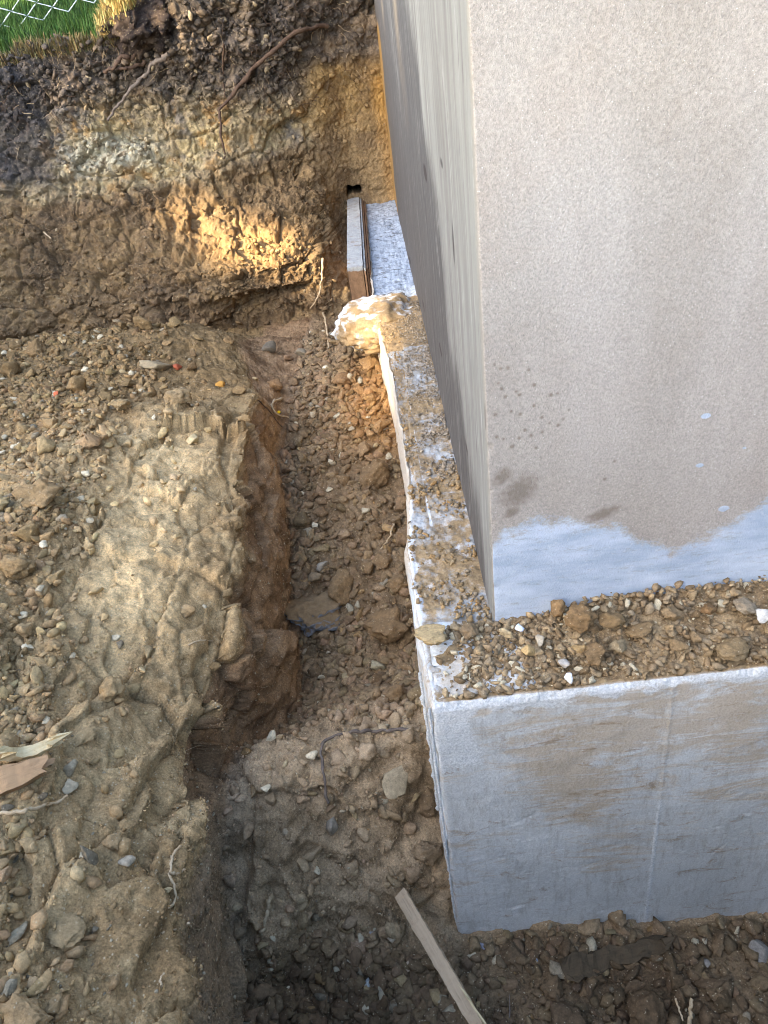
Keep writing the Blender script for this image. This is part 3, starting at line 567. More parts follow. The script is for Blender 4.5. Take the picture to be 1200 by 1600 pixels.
# --- concrete slopped over the end of the form
def blob(seed, sub, sc, n_amp=.25, freq=1.6, cuts=4, cut_d=.75):
    r = np.random.default_rng(seed); bm = bmesh.new(); bmesh.ops.create_icosphere(bm, subdivisions=sub, radius=1)
    V = np.array([v.co[:] for v in bm.verts]); F = np.array([[v.index for v in f.verts] for f in bm.faces]); bm.free()
    o = r.random(3) * 40
    for _ in range(cuts):
        n = r.normal(size=3); n /= np.linalg.norm(n); dd = V @ n; dcut = cut_d * (.75 + .4 * r.random()); V = V - np.clip(dd - dcut, 0, None)[:, None] * n * .92
    rr = 1 + n_amp * fbm(V + o, freq, 3, .5) + n_amp * .45 * fbm(V + o, freq * 4, 2 if sub > 1 else 1, .5)
    return V * rr[:, None] * np.asarray(sc), F
V, F = blob(77, 5, (.175, .17, .085), .20, 1.7, 0)
V += .018 * fbm(V, 26, 4, .65)[:, None] * V / np.linalg.norm(V, axis=1)[:, None]
V = V @ np.array([[1, .25, 0], [-.1, 1, 0], [0, 0, 1.]]) + [-.025, 2.80, -1.05]
cc = np.stack([np.clip(.55 + fbm(V, 9, 3, off=121) + .5 * sstep(2.78, 2.62, V[:, 1]), 0, 1), np.clip(.50 + .8 * fbm(V, 14, 4, .65, off=122), 0, 1) * sstep(2.62, 2.72, V[:, 1]), np.ones(len(V))], 1)
spill = link('concrete_spill', mesh_np('concrete_spill', V, F, FOOTM, cc))
tag(spill, 'lump of white concrete slopped over the footing edge at the end of the form board', 'concrete lump')

# ================================================================== wood
def wood_mat(name, a, b, dark, axis=(14, 14, .8), white=None):
    t = NT(name); v = t.map(axis); n = t.noise(5, 6, .65, v, .8)
    c = t.mix(t.rng(n, .32, .68), a, b)
    c = t.mix(t.math('MULTIPLY', t.rng(t.noise(16, 4, .7, v), .58, .68), .6), c, dark)
    c = t.mix(t.math('MULTIPLY', t.rng(t.noise(40, 4, .8), .55, .75), .35), c, dark)
    if white is not None:
        sep = t.n('ShaderNodeSeparateXYZ'); t.l(t.co, sep.inputs[0])
        m = t.rng(t.math('ADD', t.noise(14, 6, .8, t.map((1, 2.2, 1))), white(t, sep)), .46, .58)
        c = t.mix(m, c, t.mix(t.rng(t.noise(60, 4, .8), .35, .65), srgb(142, 145, 145), srgb(176, 177, 173)))
    return t.fin(c, .85, t.bump(n, .6, .003), .2)
def plank_mesh(name, L, W, T, mat, seed, n=40, bend=0, ends=(.01, .01), taper=0, ragged=.0012):
    """a sawn piece along +Y: origin at its centre, ends broken unevenly"""
    r = np.random.default_rng(seed); m = 8; ring = []
    for (a, b) in [(-1, -1), (-.5, -1), (0, -1), (.5, -1), (1, -1), (1, 0), (1, 1), (.5, 1), (0, 1), (-.5, 1), (-1, 1), (-1, 0)]: ring.append((a, b))
    R = len(ring); V = np.zeros((n, R, 3)); e0 = r.normal(size=R) * ends[0]; e1 = r.normal(size=R) * ends[1]
    for k in range(n):
        t = k / (n - 1); y = (t - .5) * L; wv = 1 - taper * t
        for q, (a, b) in enumerate(ring): V[k, q] = (a * W / 2 * wv, y + (e0[q] * (1 - t) ** 8 + e1[q] * t ** 8), b * T / 2 + bend * (t - .5) ** 2)
    P = V.reshape(-1, 3); P += ragged * np.stack([fbm(P + seed, 18, 3, off=131), np.zeros(len(P)), fbm(P + seed, 18, 3, off=132)], 1) * 2
    F = [(k * R + q, k * R + (q + 1) % R, (k + 1) * R + (q + 1) % R, (k + 1) * R + q) for k in range(n - 1) for q in range(R)]
    bm = bmesh.new(); vs = [bm.verts.new(p) for p in P]
    for f in F: bm.faces.new([vs[i] for i in f])
    bm.faces.new([vs[i] for i in range(R)][::-1]); bm.faces.new([vs[(n - 1) * R + i] for i in range(R)])
    bmesh.ops.recalc_face_normals(bm, faces=bm.faces); me = bpy.data.meshes.new(name); bm.to_mesh(me); bm.free(); me.materials.append(mat); return me
def lay(o, A, Bp, up):
    A, Bp = Vector(A), Vector(Bp); y = (Bp - A).normalized(); z = Vector(up); z = (z - y * z.dot(y)).normalized(); x = y.cross(z)
    o.matrix_world = Matrix.Translation((A + Bp) / 2) @ Matrix((x, y, z)).transposed().to_4x4()

W_GREY = wood_mat('weathered_wood', srgb(182, 160, 130), srgb(158, 136, 108), srgb(104, 86, 66), (16, .9, 16))
W_FORM = wood_mat('form_wood', srgb(142, 112, 84), srgb(118, 92, 68), srgb(70, 54, 42), (12, .8, 12), lambda t, s: t.math('ADD', t.rng(s.outputs['Z'], .085, .11, -.6, .12), 0))
W_PLY = wood_mat('ply_edge', srgb(120, 92, 68), srgb(92, 70, 54), srgb(52, 42, 36), (4, .9, 40))
W_PALE = wood_mat('split_wood', srgb(206, 190, 150), srgb(188, 168, 126), srgb(150, 122, 84), (20, .8, 20))
W_RED = wood_mat('heartwood', srgb(182, 148, 110), srgb(160, 128, 94), srgb(104, 78, 56), (14, .9, 14))
W_ROT = wood_mat('rotten_wood', srgb(84, 72, 54), srgb(66, 56, 42), srgb(42, 36, 28), (20, .8, 20))

# form board on edge beside the footing, with two plywood faces
board = empty('form_board', (-.095, 3.98, -1.10))
tag(board, 'upright timber form board crusted with white concrete beside the far end of the footing', 'form board')
me = plank_mesh('plank', 1.36, .070, .25, W_FORM, 5, 50, 0, (.004, .01)); o = link('plank', me, board, (-.016, 0, 0))
for k in range(3):
    me = plank_mesh('plywood_sheet', 1.36, .0085, .24 - .006 * k, W_PLY if k else W_FORM, 21 + k, 50, 0, (.003, .004)); link('plywood_sheet', me, board, (.026 + .0105 * k, -.006 + .008 * k, -.004 - .003 * k))

stake = link('wooden_stake', plank_mesh('wooden_stake', 1, .030, .012, W_GREY, 9, 60, 0, (.004, .03), .12))
A = at(628, 1404) + [0, 0, .022]; Bq = onZ((752, 1612), A[2] - .01)
L_ = np.linalg.norm(Bq - A); stake.data.transform(Matrix.Diagonal((1, L_, 1, 1))); lay(stake, A, Bq, (-.15, -.5, .8))
tag(stake, 'long weathered wooden stake lying on the dark soil below the footing corner', 'wooden stake')
sp = link('splinter', plank_mesh('splinter', L_ * .30, .005, .004, W_PALE, 14, 20, .02, (.01, .03), .7), stake); sp.location = (-.015, .14, .004); sp.rotation_euler = (0, 0, .05)

frag = empty('broken_timber', (0, 0, 0))
A = at(-30, 1255) + [0, 0, .03]; Bq = at(84, 1208) + [0, 0, .030]
frag.location = (A + Bq) / 2
tag(frag, 'broken chunk of reddish timber with a pale split edge at the left of the bench', 'timber piece')
L_ = float(np.linalg.norm(Bq - A))
o = link('plank', plank_mesh('plank', L_, .050, .026, W_RED, 31, 40, 0, (.012, .022), .35, .003)); lay(o, A, Bq, (0.1, -.5, .8)); o.parent = frag; o.matrix_parent_inverse = Matrix.Translation(-frag.location)
A2 = at(12, 1222) + [0, .02, .036]; B2 = at(94, 1194) + [0, .02, .036]
o = link('split_edge', plank_mesh('split_edge', float(np.linalg.norm(B2 - A2)), .020, .012, W_PALE, 32, 40, .1, (.012, .02), .2, .004)); lay(o, A2, B2, (0, -.4, .9)); o.parent = frag; o.matrix_parent_inverse = Matrix.Translation(-frag.location)

rot = link('rotten_timber', plank_mesh('rotten_timber', .26, .050, .036, W_ROT, 41, 50, .1, (.02, .03), .3, .008))
A = at(890, 1508) + [0, 0, -.014]; Bq = at(1035, 1478) + [0, .0, -.010]; lay(rot, A, Bq, (0, -.3, 1)); rot.data.transform(Matrix.Diagonal((1, float(np.linalg.norm(Bq - A)) / .26, 1, 1)))
tag(rot, 'dark rotten timber half buried in the soil under the footing front', 'rotten timber')

# ================================================================== roots and twigs
def root_mat(name, a, b):
    t = NT(name); n = t.noise(60, 5, .7); return t.fin(t.mix(t.rng(n, .35, .65), a, b), .85, t.bump(t.noise(140, 4, .7), .5, .003), .2)
R_PALE = root_mat('root_pale', srgb(196, 176, 144), srgb(158, 134, 100)); R_DARK = root_mat('root_dark', srgb(98, 78, 62), srgb(66, 52, 44)); R_GREY = root_mat('root_grey', srgb(120, 108, 96), srgb(88, 78, 70))
def tube(name, pts, r0, r1, mat, seed=0, wob=.25, nseg=None, parent=None):
    pts = np.asarray(pts, float); n = nseg or max(12, len(pts) * 7)
    s = np.concatenate([[0], np.cumsum(np.linalg.norm(np.diff(pts, axis=0), axis=1))]); q = np.linspace(0, s[-1], n)
    C = catmull(s, pts, q) if len(pts) > 2 else pts[0] + (pts[-1] - pts[0]) * (q / s[-1])[:, None]
    rn = np.random.default_rng(seed); C = C + gsmooth(rn.normal(size=C.shape), 1, 0) * r0 * wob * 2
    T = np.gradient(C, axis=0); T /= np.linalg.norm(T, axis=1)[:, None]; a = np.cross(T, [.3, .2, .93]); a /= np.linalg.norm(a, axis=1)[:, None]; b = np.cross(T, a)
    rad = np.linspace(r0, r1, n) * (1 + .18 * rn.normal(size=n)); K_ = 7; th = np.arange(K_) / K_ * 2 * math.pi
    V = C[:, None] + rad[:, None, None] * (np.cos(th)[None, :, None] * a[:, None] + np.sin(th)[None, :, None] * b[:, None])
    F = [(k * K_ + q_, k * K_ + (q_ + 1) % K_, (k + 1) * K_ + (q_ + 1) % K_, (k + 1) * K_ + q_) for k in range(n - 1) for q_ in range(K_)]
    V = V.reshape(-1, 3); loc = pts[0] if parent is None else None
    o = link(name, mesh_np(name, V - (loc if loc is not None else 0), np.array(F)[:, ::-1], mat), parent, loc)
    return o
def along(pxs, lift, wander=0):
    out = []
    for p in pxs:
        k = hit(*p[:2]); l = p[2] if len(p) > 2 else lift; q = ALLP[k] * 1.0; q = q - (q / np.linalg.norm(q)) * l; out.append(q)
    return out
ROOTS = [
 ('root', [(262,84,.05),(232,108,.09),(205,140,.09),(185,165,.08),(169,186,.06)], .012, .006, R_GREY, 'grey root hanging diagonally from under the turf clump on the bank', None),
 ('root', [(510,39,.03),(470,48,.05),(430,76,.07),(385,122,.07),(342,172,.05)], .010, .010, R_DARK, 'long dark root slanting across the black topsoil of the bank', None),
 ('root', [(343,174,.05),(346,205,.04),(352,248,.03)], .008, .004, R_DARK, 'thin dark root hanging straight down below the long slanting root', None),
 ('root', [(212,88,.05),(190,92,.06),(178,106,.06),(165,112,.05)], .011, .007, R_DARK, 'short forked brown root poking out left of the turf clump', None),
 ('root', [(226,98,.05),(204,105,.06),(182,108,.06)], .009, .006, R_DARK, 'stubby brown root under the forked one by the turf clump', None),
 ('root', [(350,70,.02),(349,110,.03),(352,150,.03)], .005, .003, R_DARK, 'hair thin root hanging down the middle of the topsoil', None),
 ('root', [(505,405,.04),(503,440,.05),(497,465,.05),(486,482,.04)], .006, .003, R_PALE, 'pale root dangling in the sunlit hollow of the bank', None),
 ('root', [(506,490,.03),(511,515,.04),(514,545,.03)], .006, .004, R_PALE, 'pale wavy root at the foot of the bank beside the concrete lump', None),
 ('root', [(492,548,.012),(512,556,.012)], .005, .003, R_PALE, 'short pale root lying on the soil at the foot of the bank', None),
 ('root', [(640,1137,.02),(600,1141,.02),(555,1142,.022),(520,1150,.022),(503,1162,.02),(502,1190,.018),(506,1220,.016),(511,1254,.01)], .0045, .0030, R_GREY, 'long grey bent root lying over the mound in the trench', None),
 ('root', [(422,1398,.02),(420,1420,.02),(414,1445,.02),(404,1466,.012)], .0055, .003, R_PALE, 'pale frayed root standing at the side of the lower hollow', None),
 ('root', [(284,1321,.01),(272,1335,.012),(268,1355,.012),(266,1365,.012),(272,1385,.012),(274,1405,.012),(262,1421,.008)], .0026, .0018, R_PALE, 'thin crooked white root on the edge of the bench', None),
 ('root', [(266,1365,.014),(278,1364,.016),(288,1361,.012)], .0030, .0018, R_PALE, 'side shoot of white root sticking out over the hollow', None),
 ('root', [(251,1459,.006),(274,1450,.006)], .0022, .0014, R_PALE, 'straight short white root on the bench edge below the crooked one', None),
 ('root', [(286,1455,.01),(294,1442,.014),(297,1450,.01)], .0024, .0014, R_PALE, 'hooked tiny white root in the shaded hollow', None),
 ('root', [(250,1540,.008),(253,1526,.01),(256,1520,.008)], .002, .0012, R_PALE, 'tiny pale root in the crack of the near bench edge', None),
 ('twig', [(-10,1274,.03),(40,1266,.028),(75,1256,.024),(107,1245,.02)], .0040, .0022, R_PALE, 'pale dry twig lying below the broken timber chunk', None),
 ('root', [(296,1008,.006),(308,1001,.01),(332,1001,.006)], .0022, .0012, R_PALE, 'fine pale root arching on the clay shoulder of the bench', None),
 ('root', [(440,621,.015),(428,628,.02),(430,642,.018),(450,651,.012)], .0050, .0030, R_PALE, 'curled pale root at the head of the trench', None),
 ('root', [(402,626,.01),(425,648,.02),(440,668,.01)], .0025, .0015, R_DARK, 'thin brown root crossing the top corner of the trench', None),
 ('root', [(615,806,.02),(612,830,.03),(604,848,.02),(594,858,.01)], .0042, .0022, R_PALE, 'thin pale root on the clods beside the footing', None),
 ('root', [(1076,1605,.02),(1077,1590,.03),(1078,1562,.035)], .0042, .0034, R_PALE, 'upright white root stub at the bottom right', None),
 ('root', [(1056,1561,.03),(1062,1578,.028),(1070,1592,.018)], .0024, .0016, R_PALE, 'bent white rootlet beside the upright stub', None),
 ('root', [(68,362,.03),(80,372,.03)], .004, .003, R_PALE, 'short pale root low on the left of the bank', None),
 ('twig', [(799,1590,.012),(798,1555,.014)], .0016, .0012, R_GREY, 'thin grey twig standing in the dark clods right of the stake', None),
]
for i, (nm, px, r0, r1, mt, lab, grp) in enumerate(ROOTS):
    o = tube(nm, along(px, .01), r0, r1, mt, 200 + i); tag(o, lab, 'root' if nm == 'root' else 'twig', 'roots and twigs left in the dig')

# hair roots: too many to count
def hair_roots(name, starts, length, rad, mat, lab):
    Vs, Fs = [], []; n = 9
    for p in starts:
        d_ = np.array([rs0.normal() * .8, -.5 + rs0.normal() * .4, -.9 + rs0.normal() * .5]); L = length * rs0.uniform(.4, 1.3); C = [p]
        for _ in range(n - 1): d_ = d_ + rs0.normal(size=3) * .55 + [0, 0, -.12]; C.append(C[-1] + d_ / np.linalg.norm(d_) * L / n)
        C = np.array(C); b = len(Vs) * n * 3
        Vs.append((C[:, None] + (rad * np.linspace(1, .5, n))[:, None, None] * np.array([[1, 0, 0], [-.5, .3, .8], [-.5, -.3, -.8]])[None]).reshape(-1, 3))
        Fs += [(b + k * 3 + q, b + k * 3 + (q + 1) % 3, b + (k + 1) * 3 + (q + 1) % 3, b + (k + 1) * 3 + q) for k in range(n - 1) for q in range(3)]
    tag(link(name, mesh_np(name, np.concatenate(Vs), Fs, mat)), lab, 'fine roots', None, 'stuff')
rs0 = np.random.default_rng(44)
ib = np.where((b1[:, 2] > -.45) & (bkf < 9.6) & (b1[:, 0] > -2.2) & (b1[:, 0] < .05))[0]
hair_roots('fine_roots', b1[rs0.choice(ib, 420)], .12, .0016, R_DARK, 'hair thin dark roots hanging out of the topsoil')
hair_roots('fine_roots', b1[rs0.choice(ib, 260)], .09, .0014, R_PALE, 'hair thin pale roots hanging out of the topsoil')
ib = np.where((kuf > 4.4) & (kuf < 7) & (yf > .35) & (yf < 2.6))[0]
hair_roots('fine_roots', P1[rs0.choice(ib, 40)] + N0f[0] * 0 + [.004, -.004, .004], .045, .0008, R_PALE, 'hair thin pale roots on the cut clay face')

# ================================================================== clods and stones one can point to
def rock_mesh(name, seed, sub, mat, angular=4, amp=.25, sc=(1, 1, .8), cd=.70, sm=True):
    V, F = blob(seed, sub, sc, amp, 1.5, angular, cd); V /= np.abs(V).max(); return mesh_np(name, V, F, mat, smooth=sm)
CL = [rock_mesh('soil_clod', 300 + k, 3, CLOD, 11, .50, (1, .78 + .03 * k, .72), .58, False) for k in range(12)]
CL_HI = [rock_mesh('soil_clod', 330 + k, 4, CLOD, 8, .40, (1, .8 + .05 * k, .7)) for k in range(8)]
ST = [rock_mesh('stone', 350 + k, 3, STONE, 11, .20, (1, .72 + .04 * k, .62), .56) for k in range(8)]
COLTAN, COLBR = srgb(152, 126, 86), srgb(116, 92, 62)
NAMED = []                     # px, py, radius px, mesh kind, colour, label, squash, sink
def nm(px, py, r, kind, col, lab, flat=1.0, rot=None): NAMED.append((px, py, r, kind, col, lab, flat, rot))
tan, brn, pal, gry, wht = srgb(164, 134, 92), srgb(122, 96, 63), srgb(184, 160, 118), srgb(164, 150, 124), srgb(210, 196, 164)
drk = srgb(110, 90, 66)
nm(537,925,31,'c',srgb(142,114,76),'large rounded tan clod in the middle of the trench floor')
nm(585,752,33,'c',brn,'broad brown clod against the footing halfway up the trench')
nm(538,754,15,'c',brn,'oval smooth clod left of the broad brown one in the trench')
nm(606,988,40,'c',brn,'biggest brown clod of the trench, pressed to the footing edge')
nm(620,917,20,'c',brn,'squat brown clod by the footing, right of the large rounded tan one')
nm(600,880,16,'c',brn,'round brown clod by the footing above the squat one')
nm(576,890,17,'c',brn,'blocky brown clod above the large rounded tan one')
nm(590,834,16,'c',brn,'tilted brown clod under the thin pale root')
nm(588,1043,14,'s',srgb(176,164,132),'pale round stone in the lower trench near the footing')
nm(543,1063,13,'s',srgb(164,146,108),'tan round stone left of the pale round one in the lower trench')
nm(494,1052,16,'c',drk,'dark lumpy clod at the left of the lower trench')
nm(640,1050,18,'c',brn,'brown clod wedged at the footing below the biggest one')
nm(617,1090,16,'c',brn,'crumbly clod by the footing above the long bent root')
nm(504,887,13,'s',srgb(160,150,132),'grey flat stone topmost of the pale cluster in the trench')
nm(496,905,14,'s',srgb(140,122,94),'brown flat stone lowest of the pale cluster in the trench')
nm(58,782,40,'c',srgb(138,108,70),'large square brown clod on the left of the bench')
nm(28,887,30,'c',srgb(160,136,98),'large rounded tan clod low at the left edge of the bench')
nm(88,908,17,'c',srgb(168,144,104),'middling tan clod right of the rounded one on the bench')
nm(177,1080,25,'c',srgb(158,132,92),'tan crumbly clod alone on the clay of the bench')
nm(166,966,9,'s',srgb(190,160,112),'small orange tan stone on the bench clay')
nm(131,745,11,'s',wht,'white round pebble right of the large square clod')
nm(46,1013,10,'s',wht,'white angular pebble at the left edge of the bench')
nm(37,965,9,'s',wht,'white flat pebble above the angular one on the bench')
nm(190,640,19,'c',srgb(156,136,100),'pale round clod on the crest of the clay shoulder')
nm(238,575,27,'s',srgb(150,134,104),'long flat pale stone on top of the loose heap',.5)
nm(60,552,24,'c',brn,'long dark clod on the left of the loose heap')
nm(276,620,23,'c',srgb(140,124,96),'split pale clod near the trench head')
nm(300,690,14,'s',srgb(196,178,136),'pale yellow stone beside the crack in the clay shoulder')
nm(122,610,17,'c',srgb(148,122,84),'soft tan clod on the loose heap')
nm(346,604,9,'s',srgb(200,148,70),'little orange stone near the trench head')
nm(278,578,8,'s',srgb(176,92,64),'red brick chip on the loose heap behind the flat stone')
nm(88,618,8,'s',srgb(186,98,66),'red brick chip on the left of the loose heap')
nm(15,1178,36,'c',srgb(140,116,80),'big brown clod cut by the left edge above the timber')
nm(134,1150,22,'c',srgb(150,128,92),'flat plate of clay broken off near the timber chunk',.45)
nm(100,1456,37,'c',srgb(152,134,102),'large thin slab of pale clay on the near bench',.35)
nm(135,1346,17,'s',srgb(150,142,120),'pale angular stone on the near bench')
nm(183,1318,19,'c',srgb(130,112,84),'pointed grey clod on the near bench')
nm(200,1350,13,'s',srgb(164,154,134),'chalky stone below the pointed grey clod')
nm(15,1284,16,'c',srgb(142,122,90),'round clod under the dry twig at the left edge')
nm(41,1283,9,'c',srgb(142,122,90),'small round clod right of the one under the twig')
nm(112,1233,14,'s',srgb(174,162,136),'pale oval stone by the end of the dry twig')
nm(40,1596,44,'c',srgb(166,136,98),'big pinkish clod at the very bottom left')
nm(92,1578,20,'c',srgb(134,112,82),'peaked clod beside the big pinkish one')
nm(62,1450,18,'c',srgb(120,100,72),'brown clod left of the large thin clay slab')
nm(422,548,15,'s',srgb(116,108,92),'squared grey stone at the foot of the bank')
nm(472,551,12,'s',srgb(128,118,98),'upright squared stone at the foot of the bank')
nm(432,606,17,'c',srgb(150,114,72),'orange brown clod at the head of the trench')
nm(620,1223,31,'s',srgb(160,146,118),'flat pale stone slab on top of the mound',.42)
nm(663,1252,25,'c',srgb(124,100,72),'upright clod wedged between the mound and the footing')
nm(667,1332,28,'c',srgb(98,78,54),'hanging brown clod under the footing corner fin')
nm(517,1290,16,'s',srgb(140,134,120),'grey angular stone stuck in the mound')
nm(398,1238,15,'c',srgb(160,134,92),'tan block on the left of the mound')
nm(416,1234,8,'s',wht,'white pebble touching the tan block on the mound')
nm(487,1183,10,'s',wht,'white pebble at the bend of the long grey root')
nm(423,1253,13,'c',srgb(118,98,72),'dull brown stone below the tan block on the mound')
nm(447,1298,8,'s',gry,'small grey pointed stone on the mound left of the angular one')
nm(494,1357,7,'s',wht,'pearly pebble low on the mound face')
nm(573,1544,12,'s',srgb(156,160,156),'pale blue grey stone on the near trench floor')
nm(452,1546,7,'s',wht,'white chip left on the near trench floor')
nm(636,1514,9,'s',srgb(170,150,126),'pinkish pebble near the middle of the stake')
nm(512,1511,6,'s',srgb(160,168,176),'light blue chip on the near trench floor')
nm(583,1459,6,'s',srgb(158,158,160),'bluish pebble left of the stake top')
nm(612,1464,8,'s',srgb(184,170,146),'cream pebble left of the stake')
nm(700,1545,15,'c',drk,'round dark clod just left of the stake')
nm(660,1575,14,'c',srgb(120,94,66),'light brown clod left of the stake foot')
nm(865,1550,27,'c',srgb(104,84,60),'upright crusted clod in the dark soil right of the stake')
nm(805,1496,24,'c',srgb(92,78,60),'speckled grey clod under the footing corner')
nm(1188,1492,26,'s',srgb(134,128,118),'big grey stone in the soil at the right edge')
nm(1160,1444,8,'s',srgb(220,220,216),'shiny white pebble stuck under the footing front')
nm(1148,1478,8,'s',srgb(140,146,150),'blue grey chip below the shiny white pebble')
nm(1102,1505,8,'s',srgb(152,144,132),'rounded beige pebble in the right of the dark soil')
nm(755,1478,7,'s',srgb(150,148,156),'lilac pebble below the footing corner')
nm(838,1500,8,'s',srgb(140,150,160),'slaty chip beside the speckled grey clod')
nm(1166,1590,14,'s',srgb(150,136,112),'beige stone at the bottom right')
nm(1010,1590,40,'c',drk,'broad dark clod at the bottom edge left of the white root stub')
nm(730,1590,30,'c',drk,'blocky dark clod at the foot of the stake')
ob_rng = random.Random(5)
LANDMARKS = [((537,925),'rounded tan clod'),((585,752),'broad brown clod by the footing'),((606,988),'biggest trench clod'),((588,1043),'pale round stone'),((504,895),'pale stone cluster'),((490,955),'blue edged concrete lump'),
 ((58,782),'large square clod'),((28,887),'clod at the left edge'),((177,1080),'tan crumbly clod on the clay'),((131,745),'white round pebble'),((46,1013),'white angular pebble'),((190,640),'pale clod on the crest'),((238,575),'long flat stone'),
 ((60,552),'long dark clod'),((276,620),'split pale clod'),((346,604),'little orange stone'),((278,578),'red chip'),((88,618),'left red chip'),((40,1225),'broken timber'),((60,1260),'dry twig'),((100,1456),'thin clay slab'),((134,1346),'pale angular stone'),
 ((183,1318),'pointed grey clod'),((40,1596),'big pinkish clod'),((435,652),'yellow flower'),((445,550),'squared grey stones'),((620,1223),'flat slab on the mound'),((517,1290),'grey stone in the mound'),((398,1238),'tan block'),((510,1165),'bend of the grey root'),
 ((412,1430),'frayed pale root'),((272,1370),'crooked white root'),((573,1544),'pale blue grey stone'),((690,1500),'wooden stake'),((625,1402),'stake top'),((512,1511),'light blue chip'),((865,1550),'upright crusted clod'),((805,1496),'speckled grey clod'),
 ((1188,1492),'big grey stone'),((1160,1444),'shiny white pebble'),((960,1492),'rotten timber'),((1072,1580),'white root stub'),((606,835),'thin pale root'),((590,500),'white concrete lump'),((440,635),'curled pale root')]
DIRS = ['right of', 'lower right of', 'below', 'lower left of', 'left of', 'upper left of', 'above', 'upper right of']
TAKEN = set()
def own_label(px, py, r, noun, tone):
    """names a piece by its size, tone and the nearest thing one can find"""
    size = 'small' if r < 10 else 'medium' if r < 14 else 'large'
    for tail in ('just', '', 'a little', 'farther'):
        for (lx, ly), nm_ in sorted(LANDMARKS, key=lambda q: (q[0][0] - px) ** 2 + (q[0][1] - py) ** 2)[:4]:
            dr_ = DIRS[int(round(math.atan2(py - ly, px - lx) / (math.pi / 4))) % 8]
            lab = ' '.join(f'{size} {tone} {noun} {tail} {dr_} the {nm_}'.split())
            if lab not in TAKEN: TAKEN.add(lab); return lab
    return None
used_px = []
def place(me, name, P, nrm, R, flat, col, lab, cat, grp, sink=.35, rz=None):
    o = bpy.data.objects.new(name, me); COL.objects.link(o)
    n = Vector(nrm) * .6 + Vector((0, 0, .5)); q = n.to_track_quat('Z', 'Y') @ Euler((ob_rng.uniform(-.3, .3), ob_rng.uniform(-.3, .3), ob_rng.uniform(0, 6.28) if rz is None else rz)).to_quaternion()
    o.rotation_mode = 'QUATERNION'; o.rotation_quaternion = q
    s = R * np.array([ob_rng.uniform(.95, 1.1), ob_rng.uniform(.9, 1.05), flat * ob_rng.uniform(.9, 1.05)]); o.scale = s
    o.location = Vector(P) + n.normalized() * R * flat * (.72 - sink)
    o.color = (*np.clip(col * ob_rng.uniform(.92, 1.08), 0, 1), 1); tag(o, lab, cat, grp); return o
for i, (px, py, r, kind, col, lab, flat, rot) in enumerate(NAMED):
    k = hit(px, py); P = ALLP[k]; dist = float(P @ M[:, 2]); R = r * dist / FPX
    nn = ALLN[k]; nn = nn if nn[2] > 0 else -nn
    me = (CL_HI if r > 18 else CL)[i % 8] if kind == 'c' else ST[i % 8]
    col = col * .45 + ALLC[k] * .60 if kind == 'c' else col * .85 + ALLC[k] * .1
    place(me, 'soil_clod' if kind == 'c' else 'stone', P, nn, R, flat, col, lab, 'clod' if kind == 'c' else 'stone', None, .45 if r > 20 else .3)
    used_px.append((px, py, r))

# ledge clods (lie on the footing top)
LEDGE = [(675,990,34,srgb(166,142,100),'flat tan clod on the very corner of the footing ledge',.5),(900,972,30,srgb(128,102,68),'large brown clod against the wall on the footing ledge',1),
 (955,972,23,srgb(122,100,68),'brown clod right of the large one on the footing ledge',1),(1000,985,24,srgb(128,106,74),'flat brown clod in the middle of the footing ledge',.7),(1048,962,20,srgb(134,112,80),'greyish clod touching the wall on the footing ledge',.9),
 (1140,1010,36,srgb(136,114,80),'largest flat clod on the right of the footing ledge',.5),(1105,956,17,srgb(128,100,66),'rusty brown clod by the wall at the right of the ledge',1),(1165,948,24,srgb(146,130,104),'grey oval clod by the wall near the right edge',.6),
 (1192,962,17,srgb(170,164,150),'pale stone at the far right of the ledge',.8),(843,1000,14,srgb(172,156,128),'smooth beige pebble on the ledge left of the large clod',.9),(826,1017,17,srgb(162,134,88),'yellowish tan clod below the beige pebble',.9),
 (882,1036,13,srgb(150,142,128),'grey angular stone in the middle of the ledge soil',.8),(889,1060,10,srgb(210,204,192),'white stone near the front lip of the ledge',.8),(790,990,15,srgb(176,154,114),'cream clod at the foot of the wall corner',.9),
 (813,982,9,srgb(186,190,192),'bluish white chip at the wall corner foot',.8),(735,985,18,srgb(120,100,72),'dull clod between the corner clod and the wall',.7),(930,1025,22,srgb(124,100,68),'crumbling clod below the large one on the ledge',.9),
 (870,955,15,srgb(134,106,70),'dark clod leaning on the wall left of the large one',.9),(965,1010,15,srgb(150,130,96),'tan clod in the heap on the ledge middle',.9),(1060,1010,18,srgb(130,108,76),'brown lump left of the largest flat clod',.8),
 (905,1015,12,srgb(158,130,86),'small ochre clod under the large brown one',.9),(1085,1000,15,srgb(134,112,80),'rough clod touching the largest flat clod',.9)]
for i, (px, py, r, col, lab, flat) in enumerate(LEDGE):
    z = -1.0 + (.035 if py < 985 else .018); P = onZ((px, py + r * .3), z); R = r * float(P @ M[:, 2]) / FPX
    P[1] = min(P[1], WY - R * .75) if P[0] > WX - R else P[1]
    st = any(q in lab for q in ('stone', 'pebble', 'chip'))
    place(ST[i % 8] if st else (CL_HI if r > 16 else CL)[(i + 3) % 8], 'stone' if st else 'soil_clod', P, (0, 0, 1), R, flat, col * np.array([1.18, 1.2, 1.28]), lab, 'stone' if st else 'clod', None, .05)

